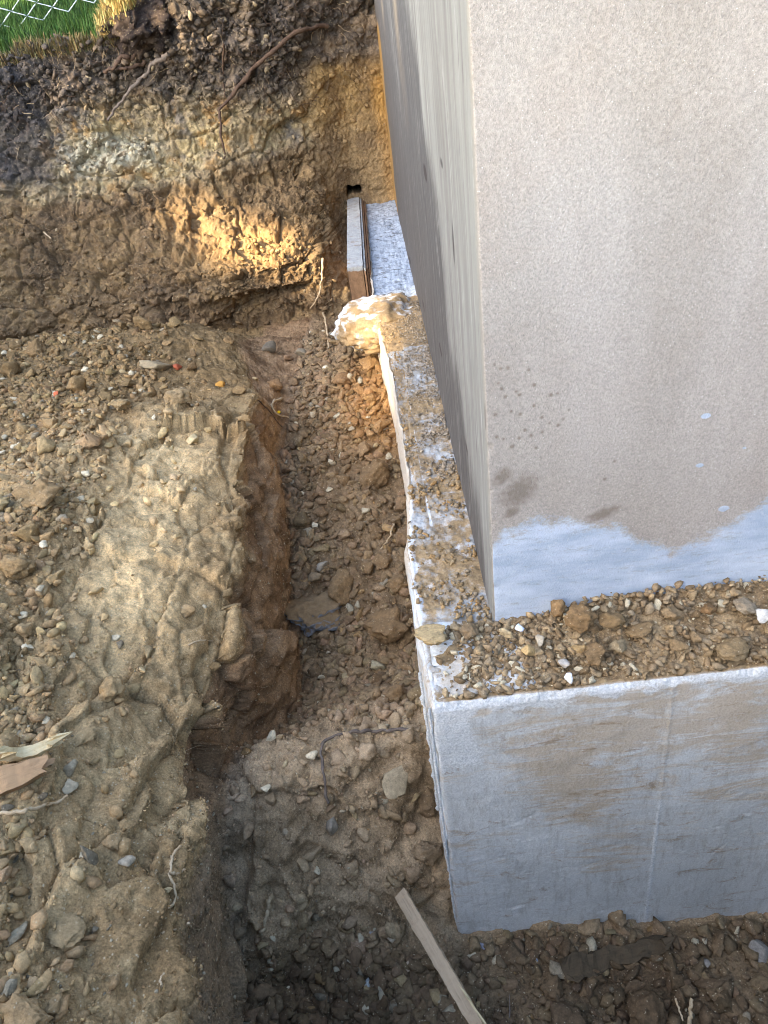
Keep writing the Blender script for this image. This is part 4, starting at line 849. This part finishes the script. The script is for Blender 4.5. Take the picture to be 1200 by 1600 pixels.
# ================================================================== many more clods: individuals, then the uncountable crumbs
area_ok = (P1[:, 1] > .2) & (P1[:, 1] < 3.5) & (P1[:, 0] > -2.6) & ~((P1[:, 0] > .0) & (P1[:, 1] > .84)) & (P1[:, 0] < 1.2)
PX1 = proj(P1); infr = (PX1[:, 0] > -60) & (PX1[:, 0] < 1260) & (PX1[:, 1] > -20) & (PX1[:, 1] < 1680)
dA = np.linalg.norm(np.cross(np.gradient(G1, axis=0), np.gradient(G1, axis=1)), axis=2).ravel()
heap = sstep(2.25, 2.6, P1[:, 1])
nmask = sstep(-.25, .35, fbm(P1, 3.2, 3, off=141))
wgt = dA * area_ok * (np.abs(N0f[:, 2]) > .35) * np.where(kuf > 8.7, 1.0, np.where(kuf < 4.0, .9, .12)) * (1 - pale * .45) * (1 - .82 * mound) * (.25 + nmask)
def tint_for(k, n, rs):
    base = Ccol[k].copy(); v = rs.uniform(.8, 1.22, n)[:, None]; return np.clip(base * v * (1 + rs.normal(size=(n, 3)) * .02), 0, 1)
rs = np.random.default_rng(99); cand = rs.choice(len(P1), 6000, p=(wgt * infr) / (wgt * infr).sum())
cnt = 0; stcnt = 0
for k in cand:
    px, py, dp = PX1[k]
    isst = rs.random() < .16; r = (6.5 if isst else 9) + (5 if isst else 12) * rs.random() ** 2.4
    if P1[k][1] < .84 and not isst: r *= 1.4
    if P1[k][0] > -.45 and 1.25 < P1[k][1] < 2.0 and not isst: r *= 1.35
    if any((px - a) ** 2 + (py - b) ** 2 < (r * .8 + c_) ** 2 for a, b, c_ in used_px): continue
    h_ = hit(px, py)
    if np.linalg.norm(ALLP[h_] - P1[k]) > .05: continue
    used_px.append((px, py, r * .8)); R = r * dp / FPX; nn = N0f[k] if N0f[k][2] > 0 else -N0f[k]
    zone = 'trench' if (P1[k][0] > -.47 and P1[k][1] > 1.3) else 'mound' if (P1[k][0] > -.47 and P1[k][1] > .98) else 'near' if P1[k][0] > -.47 else 'heap' if P1[k][1] > 2.2 else 'bench'
    lab = {'trench': 'brown soil clod among many on the trench floor', 'mound': 'brown soil clod resting on the firm mound in the trench', 'near': 'dark moist soil clod on the low ground near the camera', 'heap': 'brown soil clod on the loose heap in front of the bank', 'bench': 'dry tan soil clod scattered on the flat bench'}[zone]
    if isst:
        if stcnt >= 110: continue
        stcnt += 1; col = [wht, gry, pal, srgb(186, 172, 142)][int(rs.integers(4))] * rs.uniform(.75, 1.0) * (.72 if zone == 'near' else 1)
        lab = {'trench': 'small pale stone among the clods on the trench floor', 'mound': 'small pale stone stuck on the firm mound', 'near': 'small pale stone in the dark soil near the camera', 'heap': 'small pale stone on the loose heap in front of the bank', 'bench': 'small pale stone scattered on the flat bench'}[zone]
        lab = own_label(px, py, r, 'stone', 'pale') or lab
        place(ST[int(rs.integers(8))], 'stone', P1[k], nn, R * .8, .8, col, lab, 'stone', {'trench': 'pale stones on the trench floor', 'mound': 'pale stones on the mound', 'near': 'pale stones in the near soil', 'heap': 'pale stones on the loose heap', 'bench': 'pale stones on the bench'}[zone], .2)
    else:
        if cnt >= 225: continue
        cnt += 1; col = tint_for(np.array([k]), 1, rs)[0]
        lab = own_label(px, py, r, 'clod', {'trench': 'brown', 'mound': 'brown', 'near': 'dark', 'heap': 'brown', 'bench': 'tan'}[zone]) or lab
        place(CL[int(rs.integers(12))], 'soil_clod', P1[k], nn, R, rs.uniform(.75, 1), col, lab, 'clod', {'trench': 'clods on the trench floor', 'mound': 'clods on the mound', 'near': 'clods on the near ground', 'heap': 'clods on the loose heap', 'bench': 'clods on the bench'}[zone], .25)
    if cnt >= 225 and stcnt >= 110: break

# crumbs too many to count: instanced on points
pool = bpy.data.collections.new('crumb_shapes')
for k in range(10):
    pool.objects.link(bpy.data.objects.new('crumb_%d' % k, rock_mesh('crumb', 400 + k, 2 if k < 6 else 1, PEB, 12, .50, (1, .74 + .03 * k, .70), .54, False)))
def scatter(name, P, N, R, tint, flat, lab, cat, sink=.42):
    n = len(P); me = bpy.data.meshes.new(name); me.vertices.add(n)
    P = P + N * (R * (.6 - sink))[:, None]; me.vertices.foreach_set('co', P.astype(np.float32).ravel())
    def A(nm_, ty, data, key):
        a = me.attributes.new(nm_, ty, 'POINT'); a.data.foreach_set(key, np.ascontiguousarray(data, np.float32).ravel() if key != 'value' or ty != 'INT' else data.astype(np.int32))
    A('scl', 'FLOAT_VECTOR', np.stack([R * rs.uniform(.75, 1.3, n), R * rs.uniform(.7, 1.15, n), R * flat], 1), 'vector')
    A('rot', 'FLOAT_VECTOR', np.stack([rs.normal(size=n) * .5, rs.normal(size=n) * .5, rs.random(n) * 6.28], 1), 'vector')
    A('pick', 'INT', rs.integers(0, 10, n), 'value')
    a = me.attributes.new('tint', 'FLOAT_COLOR', 'POINT'); a.data.foreach_set('color', np.concatenate([tint, np.ones((n, 1))], 1).astype(np.float32).ravel())
    o = link(name, me); tag(o, lab, cat, None, 'stuff')
    ng = bpy.data.node_groups.new(name, 'GeometryNodeTree'); ng.interface.new_socket('Geometry', in_out='INPUT', socket_type='NodeSocketGeometry'); ng.interface.new_socket('Geometry', in_out='OUTPUT', socket_type='NodeSocketGeometry')
    gi = ng.nodes.new('NodeGroupInput'); go = ng.nodes.new('NodeGroupOutput'); ip = ng.nodes.new('GeometryNodeInstanceOnPoints'); ci_ = ng.nodes.new('GeometryNodeCollectionInfo'); ci_.inputs['Collection'].default_value = pool
    ci_.inputs['Separate Children'].default_value = True; ci_.inputs['Reset Children'].default_value = True; ip.inputs['Pick Instance'].default_value = True
    def na(nm_, ty):
        x = ng.nodes.new('GeometryNodeInputNamedAttribute'); x.data_type = ty; x.inputs['Name'].default_value = nm_; return x.outputs[0]
    ng.links.new(gi.outputs[0], ip.inputs['Points']); ng.links.new(ci_.outputs[0], ip.inputs['Instance'])
    ng.links.new(na('pick', 'INT'), ip.inputs['Instance Index']); ng.links.new(na('scl', 'FLOAT_VECTOR'), ip.inputs['Scale'])
    er = ng.nodes.new('FunctionNodeEulerToRotation'); ng.links.new(na('rot', 'FLOAT_VECTOR'), er.inputs[0]); ng.links.new(er.outputs[0], ip.inputs['Rotation'])
    ng.links.new(ip.outputs[0], go.inputs[0]); md = o.modifiers.new('crumbs', 'NODES'); md.node_group = ng; return o
Nup = np.where(N0f[:, 2:3] < 0, -N0f, N0f)
def soil_scatter(name, n, lo, hi, pw, wv, lab, cat, stones=.10, lift=1.08):
    k = rs.choice(len(P1), n, p=wv / wv.sum()); P = P1[k] + rs.normal(size=(n, 3)) * .004 * [1, 1, 0]
    R = lo + (hi - lo) * rs.random(n) ** pw; t = tint_for(k, n, rs) * lift
    s_ = rs.random(n) < stones; t[s_] = (np.array([wht, gry, pal, tan])[rs.integers(0, 4, n)] * rs.uniform(.6, 1.05, n)[:, None])[s_]
    t[s_ & (P1[k][:, 1] < .9)] *= .7
    return scatter(name, P, Nup[k], R, np.clip(t, 0, 1), rs.uniform(.6, 1, n), lab, cat)
persp = 1 / np.maximum(PX1[:, 2], .6) ** 1.3
wf = wgt * np.where(PX1[:, 0] > -120, 1, .5) * (PX1[:, 0] > -800) * (PX1[:, 1] < 1800) * persp
flr = (kuf > 8.7) * (1 - .7 * mound)
soil_scatter('soil_crumbs', 22000, .0035, .026, 3.2, wf * flr, 'loose brown crumbs covering the trench floor', 'soil crumbs', .05)
soil_scatter('soil_crumbs', 30000, .0028, .021, 3.6, wf * (kuf < 4.6), 'loose dry crumbs and grit strewn over the bench', 'soil crumbs', .09)
soil_scatter('soil_grit', 64000, .0014, .0042, 1.5, dA * area_ok * persp * np.where(kuf > 8.7, .9, np.where(kuf < 4.6, 1, .8)) * (1 - .4 * pale) * (.3 + nmask), 'fine grit over the whole dug ground', 'grit', .14, 1.15)
# crumbs on the bank
bA = np.linalg.norm(np.cross(np.gradient(B, axis=0), np.gradient(B, axis=1)), axis=2).ravel() * (b0[:, 0] > -2.4) * (b0[:, 0] < .1) * (bkf < 9.3) * (1 - .85 * near_wall) * (.3 + 1.4 * sstep(-.5, -.3, b0[:, 2]) + lens * 2 + .8 * sstep(.0, .4, fbm(b0, 3, 2, off=151)))
k = rs.choice(len(b1), 12000, p=bA / bA.sum()); R = (.0025 + .026 * rs.random(12000) ** 5.5) * np.where(b1[k][:, 2] > -.36, 1, .75)
t = np.clip(Bcol[k] * rs.uniform(.8, 1.35, 12000)[:, None], 0, 1); t[rs.random(12000) < .03] = srgb(160, 142, 112)
scatter('soil_crumbs', b1[k], bn[k], R, t, rs.uniform(.7, 1, 12000), 'small lumps of soil sticking to the bank', 'soil crumbs', .3)
# soil spread on the footing ledge: front ledge (deep) and side ledge (thin skin)
n = 9000; X = rs.uniform(.02, 1.5, n); Y = FY + .006 + (WY - FY - .008) * (1 - rs.random(n) ** 1.7); q = (X > .06) | (rs.random(n) < .35); P = np.stack([X, Y, np.full(n, -.997)], 1)[q]
hgt = (P[:, 1] - FY) / (WY - FY); P[:, 2] += hgt ** 1.3 * .05 * rs.random(len(P)) * (.15 + .85 * sstep(.16, .36, P[:, 0])); m_ = len(P)
R = (.0022 + .010 * rs.random(m_) ** 3.0); t = np.array([srgb(136, 114, 84), srgb(170, 146, 110), srgb(146, 124, 94), srgb(160, 140, 110)])[rs.integers(0, 4, m_)] * rs.uniform(.8, 1.15, m_)[:, None]; w_ = rs.random(m_) < .07; t[w_] = wht * .9
scatter('ledge_soil', P, np.tile([0, 0, 1.], (m_, 1)), R, np.clip(t, 0, 1), rs.uniform(.6, 1, m_), 'crumbly soil spilled along the front ledge of the footing', 'soil crumbs')
n = 9000; Y = 1.0 + 1.85 * rs.random(n) ** 1.0; X = fx(Y) + .006 + (WX - fx(Y) - .01) * (1 - rs.random(n) ** 1.5); P = np.stack([X, Y, np.full(n, -.999)], 1); dn = fbm(P, 8, 3, off=161) + .35 * sstep(1.45, 1.9, Y) - .05; P = P[dn > rs.uniform(-.2, .45, n)]; m_ = len(P)
gy_ = (P[:, 1] > 1.5 + .15 * rs.random(m_)) & (P[:, 0] > LX(P[:, 1])); R = (.0018 + .0075 * rs.random(m_) ** 3.2) * (1 - .45 * sstep(1.6, 2.0, P[:, 1])); t = np.array([tan, srgb(150, 128, 94), srgb(158, 136, 102), srgb(146, 132, 110)])[rs.integers(0, 4, m_)] * rs.uniform(.8, 1.15, m_)[:, None]; t[gy_] = srgb(148, 136, 118) * rs.uniform(.6, 1.3, gy_.sum())[:, None]
scatter('ledge_soil', P, np.tile([0, 0, 1.], (m_, 1)), R, np.clip(t, 0, 1), rs.uniform(.6, 1, m_), 'thin scatter of grit along the side ledge of the footing', 'soil crumbs')

# a bank of compact soil on the front ledge, under the loose crumbs
gx = lin((.035, .8, 260), (.8, 1.6, 60)); gy = np.linspace(0, 1, 60); Gl = np.zeros((len(gx), 60, 3)); Gl[..., 0] = gx[:, None]; Gl[..., 1] = FY + .012 + (WY + .004 - FY - .012) * gy[None]
pf = Gl.reshape(-1, 3); hh = (.002 + .036 * np.tile(gy, len(gx)) ** 1.1 * (.2 + .8 * sstep(.16, .36, pf[:, 0]))) * sstep(.03, .14, pf[:, 0]) + .010 * fbm(pf, 16, 3, off=171) * sstep(0, .3, np.tile(gy, len(gx))) + .006 * fbm(pf, 45, 3, off=172) - .003
pf[:, 2] = -1.0 + hh; cl = mixc(np.tile(srgb(140, 118, 88), (len(pf), 1)), srgb(166, 144, 110), sstep(-.2, .3, fbm(pf, 14, 3, off=173)))
ls = link('ledge_soil', mesh_np('ledge_soil', pf, gridF(len(gx), 60), SOIL, cl)); tag(ls, 'packed brown soil sloping from the wall over the front ledge', 'soil', kind='stuff')

# ================================================================== other small finds in the trench
# concrete lump with a broken blue-grey edge, half buried
t_ = NT('blue_concrete'); nb = t_.noise(30, 6, .75); g_ = t_.n('ShaderNodeNewGeometry'); sx = t_.n('ShaderNodeSeparateXYZ'); t_.l(g_.outputs['Normal'], sx.inputs[0])
cdirt = t_.mix(t_.rng(t_.noise(60, 5, .8), .35, .65), srgb(122, 100, 72), srgb(146, 124, 92)); cb = t_.mix(t_.rng(nb, .35, .65), srgb(120, 122, 126), srgb(160, 161, 162))
BLUEC = t_.fin(t_.mix(t_.rng(t_.math('ADD', sx.outputs['Z'], t_.math('MULTIPLY', t_.math('SUBTRACT', nb, .5), .6)), .35, .6), cb, cdirt), .9, t_.bump(t_.noise(110, 6, .8), .7, .008))
V, F = blob(501, 5, (.105, .085, .042), .30, 1.7, 3, .85); V += .004 * fbm(V, 60, 3, .6)[:, None]
P = at(492, 958); lump = link('concrete_lump', mesh_np('concrete_lump', V, F, BLUEC), None, P + [0, 0, .012]); lump.rotation_euler = (.05, .12, .3)
tag(lump, 'soil topped concrete lump with a ragged blue grey edge in the trench', 'concrete lump')
# buttercup head
fl_ = empty('yellow_flower', at(435, 652) + [0, 0, .012]); tag(fl_, 'tiny yellow flower head fallen at the head of the trench', 'flower')
t_ = NT('yellow_petal'); YEL = t_.fin(srgb(236, 196, 20), .6)
for k in range(5):
    bm = bmesh.new(); a = k * 1.2566; pts = [(0, -.003, 0), (.010, -.006, .003), (.014, 0, .006), (.010, .006, .003), (0, .003, 0)]; vs = [bm.verts.new(p) for p in pts]; bm.faces.new(vs)
    ext = bmesh.ops.solidify(bm, geom=bm.faces[:], thickness=.0012); me = bpy.data.meshes.new('petal'); bm.to_mesh(me); bm.free(); me.materials.append(YEL); o = link('petal', me, fl_); o.rotation_euler = (0, -.3, a)

# ================================================================== the lawn above the bank, turf lump, chain-link fence
def lawn_z(x, y): return -.06 + .14 * (y - 4.5) + .012 * np.sin(x * 2.1 + y) + .10 * sstep(-1.4, -.6, x)
t_ = NT('lawn'); LAWN = t_.fin(t_.mix(t_.rng(t_.noise(14, 5, .7), .35, .65), srgb(52, 78, 26), srgb(70, 70, 40)), 1, t_.bump(t_.noise(60, 5, .7), .8, .02))
gx = np.concatenate([np.linspace(-60, -5, 20), np.linspace(-4.8, 3, 80), np.linspace(4, 60, 20)]); gy = np.concatenate([np.linspace(4.62, 9, 60), np.linspace(9.5, 90, 30)])
Gx, Gy = np.meshgrid(gx, gy, indexing='ij'); Z = np.where(Gy < 9, lawn_z(Gx, Gy), lawn_z(Gx, 9.0) + .01 * (Gy - 9))
lw = link('lawn_ground', mesh_np('lawn_ground', np.stack([Gx, Gy, Z - .012], 2).reshape(-1, 3), gridF(len(gx), len(gy)), LAWN)); tag(lw, 'green lawn above the bank', 'lawn', kind='structure')
# surrounding ground on the other sides of the dig, out to the horizon
me = mesh_np('surrounding_ground', [(-90, 4.7, .02), (-3.2, 4.7, .02), (-3.2, -1.6, -.1), (3.1, -1.6, -.1), (3.1, 4.7, .02), (90, 4.7, .02), (90, -90, -.1), (-90, -90, -.1)], [(0, 1, 2, 7)], LAWN, smooth=False)
bm = bmesh.new(); vs = [bm.verts.new(p) for p in [(-90, 4.7, .02), (-3.2, 4.7, .02), (-3.2, -.55, -.1), (3.15, -.55, -.1), (3.15, 4.7, .02), (90, 4.7, .02), (90, -90, -.1), (-90, -90, -.1)]]
for f in ((0, 7, 2, 1), (7, 6, 3, 2), (6, 5, 4, 3)): bm.faces.new([vs[i] for i in f])
for a, b in ((1, 2), (2, 3), (3, 4)):
    lo = [bm.verts.new((vs[q].co.x, vs[q].co.y, -2.0)) for q in (b, a)]; bm.faces.new([vs[a], vs[b]] + lo)
me = bpy.data.meshes.new('surrounding_ground'); bm.to_mesh(me); bm.free(); me.materials.append(LAWN); o = link('surrounding_ground', me); tag(o, 'grassy ground around the dig', 'ground', kind='structure')

def grass(name, roots, h0, h1, wd, mat, lean=.35, lab='', droop=.5):
    n = len(roots); h = rs.uniform(h0, h1, n); a = rs.random(n) * 6.28; ln = rs.random(n) * lean; sd_ = np.stack([np.cos(a + 1.57), np.sin(a + 1.57), np.zeros(n)], 1) * (wd * rs.uniform(.6, 1.2, n))[:, None]
    dr = np.stack([np.cos(a), np.sin(a), np.zeros(n)], 1); up = np.array([0, 0, 1.])
    m = roots + up * (h * .55)[:, None] + dr * (h * ln * .4)[:, None]; tp = roots + up * (h * (1 - droop * ln))[:, None] + dr * (h * ln * 1.2)[:, None]
    V = np.stack([roots - sd_, roots + sd_, m + sd_ * .8, m - sd_ * .8, tp], 1).reshape(-1, 3); b = np.arange(n)[:, None] * 5
    F = np.concatenate([b + [0, 1, 2], b + [0, 2, 3], b + [3, 2, 4]]); v = rs.uniform(.7, 1.35, n); hue = rs.random(n)
    col = np.repeat(np.stack([v * (.8 + .5 * hue), v, v * .8], 1), 5, 0)
    return mesh_np(name, V, F, mat, col)
def grass_mat(name, c0):
    t = NT(name); c = t.mix(1.0, c0, t.attr('Col'), 'MULTIPLY'); m = t.fin(c, .7, spec=.2); return m
GRN = grass_mat('green_grass', srgb(56, 84, 36)); DRY = grass_mat('dry_grass', srgb(176, 160, 112))
n = 34000; X = rs.uniform(-3.4, .1, n); Y = 4.66 + 2.6 * rs.random(n) ** 1.4; o = link('grass', grass('grass', np.stack([X, Y, lawn_z(X, Y) - .015], 1), .05, .11, .0035, GRN)); tag(o, 'bright green grass growing on the lawn above the bank', 'grass', kind='stuff')
n = 7000; X = rs.uniform(-2.8, -.9, n); kk_ = np.clip(((X + 4.2) / 4.5 * 1.0), 0, 1)
ib = np.where((bkf > 8.6) & (bkf < 10.0) & (b0[:, 0] > -2.6) & (b0[:, 0] < -.9) )[0]; k = rs.choice(ib, n); o = link('dry_grass', grass('dry_grass', b1[k] - [0, 0, .01], .02, .07, .0025, grass_mat('withered_grass', srgb(116, 106, 78)), .9)); tag(o, 'withered straw coloured grass along the lip of the bank', 'dry grass', kind='stuff')

turf = empty('turf_clump', at(205, 45) + [0, -.02, 0]); tag(turf, 'upturned turf clump with straw yellow grass on the lip of the bank', 'turf clump')
V, F = blob(611, 5, (.17, .15, .12), .45, 1.9, 2, .9); V += (.030 * fbm(V, 14, 3, .6) + .012 * fbm(V, 45, 2))[:, None]
cl = mixc(np.tile(srgb(58, 50, 46), (len(V), 1)), srgb(92, 78, 66), sstep(0, .4, fbm(V, 12, 3, off=181)))
link('soil_ball', mesh_np('soil_ball', V, F, SOIL, cl), turf, (.05, .05, .02))
kk_ = np.where((V[:, 2] - .5 * V[:, 0] > .05))[0]; rts = V[rs.choice(kk_, 3800)] * rs.uniform(.97, 1.0, 3800)[:, None] + rs.normal(size=(3800, 3)) * .006
link('straw_grass', grass('straw_grass', rts, .03, .07, .0026, DRY, .9), turf, (.045, .05, .025))

# chain-link mesh: zigzag wires hooked into each other
t_ = NT('galvanised_wire'); WIRE = t_.fin(srgb(178, 186, 188), .45, spec=.5); WIRE.node_tree.nodes['Principled BSDF'].inputs['Metallic'].default_value = .6
fence = empty('chain_link_fence', (-2.5, 5.35, .05)); tag(fence, 'galvanised chain-link fence mesh at the top left above the lawn', 'fence')
PITCH = .078
fq0, fdir, fup = np.array([-1.98, 5.15, .05]), np.array([.97, .12, .15]), np.array([-.08, .12, 1.0])
for k in range(22):
    pts = []
    for j in range(22):
        for e_ in (0, .12, .88):
            sw = (e_ if (j + k) % 2 == 0 else 1 - e_) * 1.04 - .02; bow = .005 * (sw * 2 - 1)
            pts.append(fq0 + fdir * ((k + sw) - 9) * PITCH + fup * (j + e_) * PITCH * .55 + np.array([.1, -.95, .2]) * bow)
    o = tube('wire', np.array(pts), .0030, .0030, WIRE, 700 + k, .02, 22 * 6, fence); o.matrix_parent_inverse = Matrix.Translation(-fence.location)

# ================================================================== unseen tree added to shade the dig, crown gaps cut for the sun patches
t_ = NT('leaf'); LEAF = t_.fin(t_.mix(t_.n('ShaderNodeObjectInfo').outputs['Random'], srgb(60, 90, 34), srgb(72, 104, 40)), .6)
t_ = NT('bark'); BARK = t_.fin(t_.mix(t_.rng(t_.noise(20, 5, .7), .3, .7), srgb(74, 62, 50), srgb(104, 90, 74)), .9, t_.bump(t_.noise(30, 5, .7), .8, .02))
e1 = np.cross(SUN, [0, 0, 1]); e1 /= np.linalg.norm(e1); e2 = np.cross(e1, SUN)
vis = np.concatenate([P1[infr & (P1[:, 1] > .2) & (P1[:, 0] < 1.2)][::50], b1[(b0[:, 0] > -2.2) & (bkf < 10.5)][::50], [[WX, 5, .3], [1.4, WY, .3], [1.4, WY, -1], [1.5, FY, -1.8], [1.5, .3, -1.8], [-2.2, 5.2, .1]]])
q1, q2 = vis @ e1, vis @ e2; h1, h2 = (q1.max() - q1.min()) / 2 + .35, (q2.max() - q2.min()) / 2 + .35
TC = e1 * (q1.max() + q1.min()) / 2 + e2 * (q2.max() + q2.min()) / 2 + SUN * 15.0
tree = empty('added_shade_tree', (TC[0], TC[1], -.1)); tag(tree, 'unseen leafy tree added behind the viewer to shade the dig', 'tree')
o = tube('trunk', [(TC[0], TC[1], -.2), (TC[0] + .1, TC[1], 1.4), (TC[0], TC[1] + .1, TC[2] - 1)], .26, .12, BARK, 3, .05, 30, tree); o.matrix_parent_inverse = Matrix.Translation(-tree.location)
NL = 70000; a = rs.normal(size=(NL, 3)); a /= np.linalg.norm(a, axis=1)[:, None]; q = np.sign(a) * np.abs(a) ** .6; q /= (np.abs(q) ** 5).sum(1)[:, None] ** .2; q = q * rs.random(NL)[:, None] ** .42
C_ = TC + e1 * q[:, 0:1] * h1 * 1.08 + e2 * q[:, 1:2] * h2 * 1.08 + SUN * q[:, 2:3] * 1.6
GAPS = [((330, 345), .10), ((390, 375), .12), ((450, 395), .10), ((490, 415), .09), ((300, 330), .06), ((420, 400), .09), ((510, 440), .06)]
GP = [(at(*p), r) for p, r in GAPS] + [(at(178, 40), .06), (at(160, 48), .06), (at(262, 62), .07), (at(300, 40), .05), (at(115, 150), .03), (at(140, 100), .03), (np.array([-.02, 2.82, -.97]), .03), (np.array([-.03, 2.6, -1.05]), .08), (np.array([-.02, 2.4, -1.10]), .07), (np.array([-.01, 2.25, -1.12]), .05), (np.array([-.08, 2.85, -.97]), .02),
     (np.array([WX, 2.6, -.12]), .05), (np.array([WX, 2.6, .05]), .08), (np.array([WX, 3.6, .02]), .08), (np.array([WX, 2.5, -.3]), .03)]
ok = np.ones(NL, bool); LS = .15
for g, r in GP:
    v = C_ - g; tpar = v @ SUN; dd = np.linalg.norm(v - tpar[:, None] * SUN, axis=1); ok &= dd > r + LS * .55
C_ = C_[ok]; NL = len(C_); ta = rs.normal(size=(NL, 3)); ta /= np.linalg.norm(ta, axis=1)[:, None]; tb = np.cross(ta, rs.normal(size=(NL, 3))); tb /= np.linalg.norm(tb, axis=1)[:, None]
V = np.stack([C_ - ta * LS, C_ - tb * LS * .5, C_ + ta * LS, C_ + tb * LS * .5], 1).reshape(-1, 3); o = link('crown', mesh_np('crown', V, np.arange(NL * 4).reshape(-1, 4), LEAF, smooth=False), tree); o.matrix_parent_inverse = Matrix.Translation(-tree.location); o['kind'] = 'stuff'
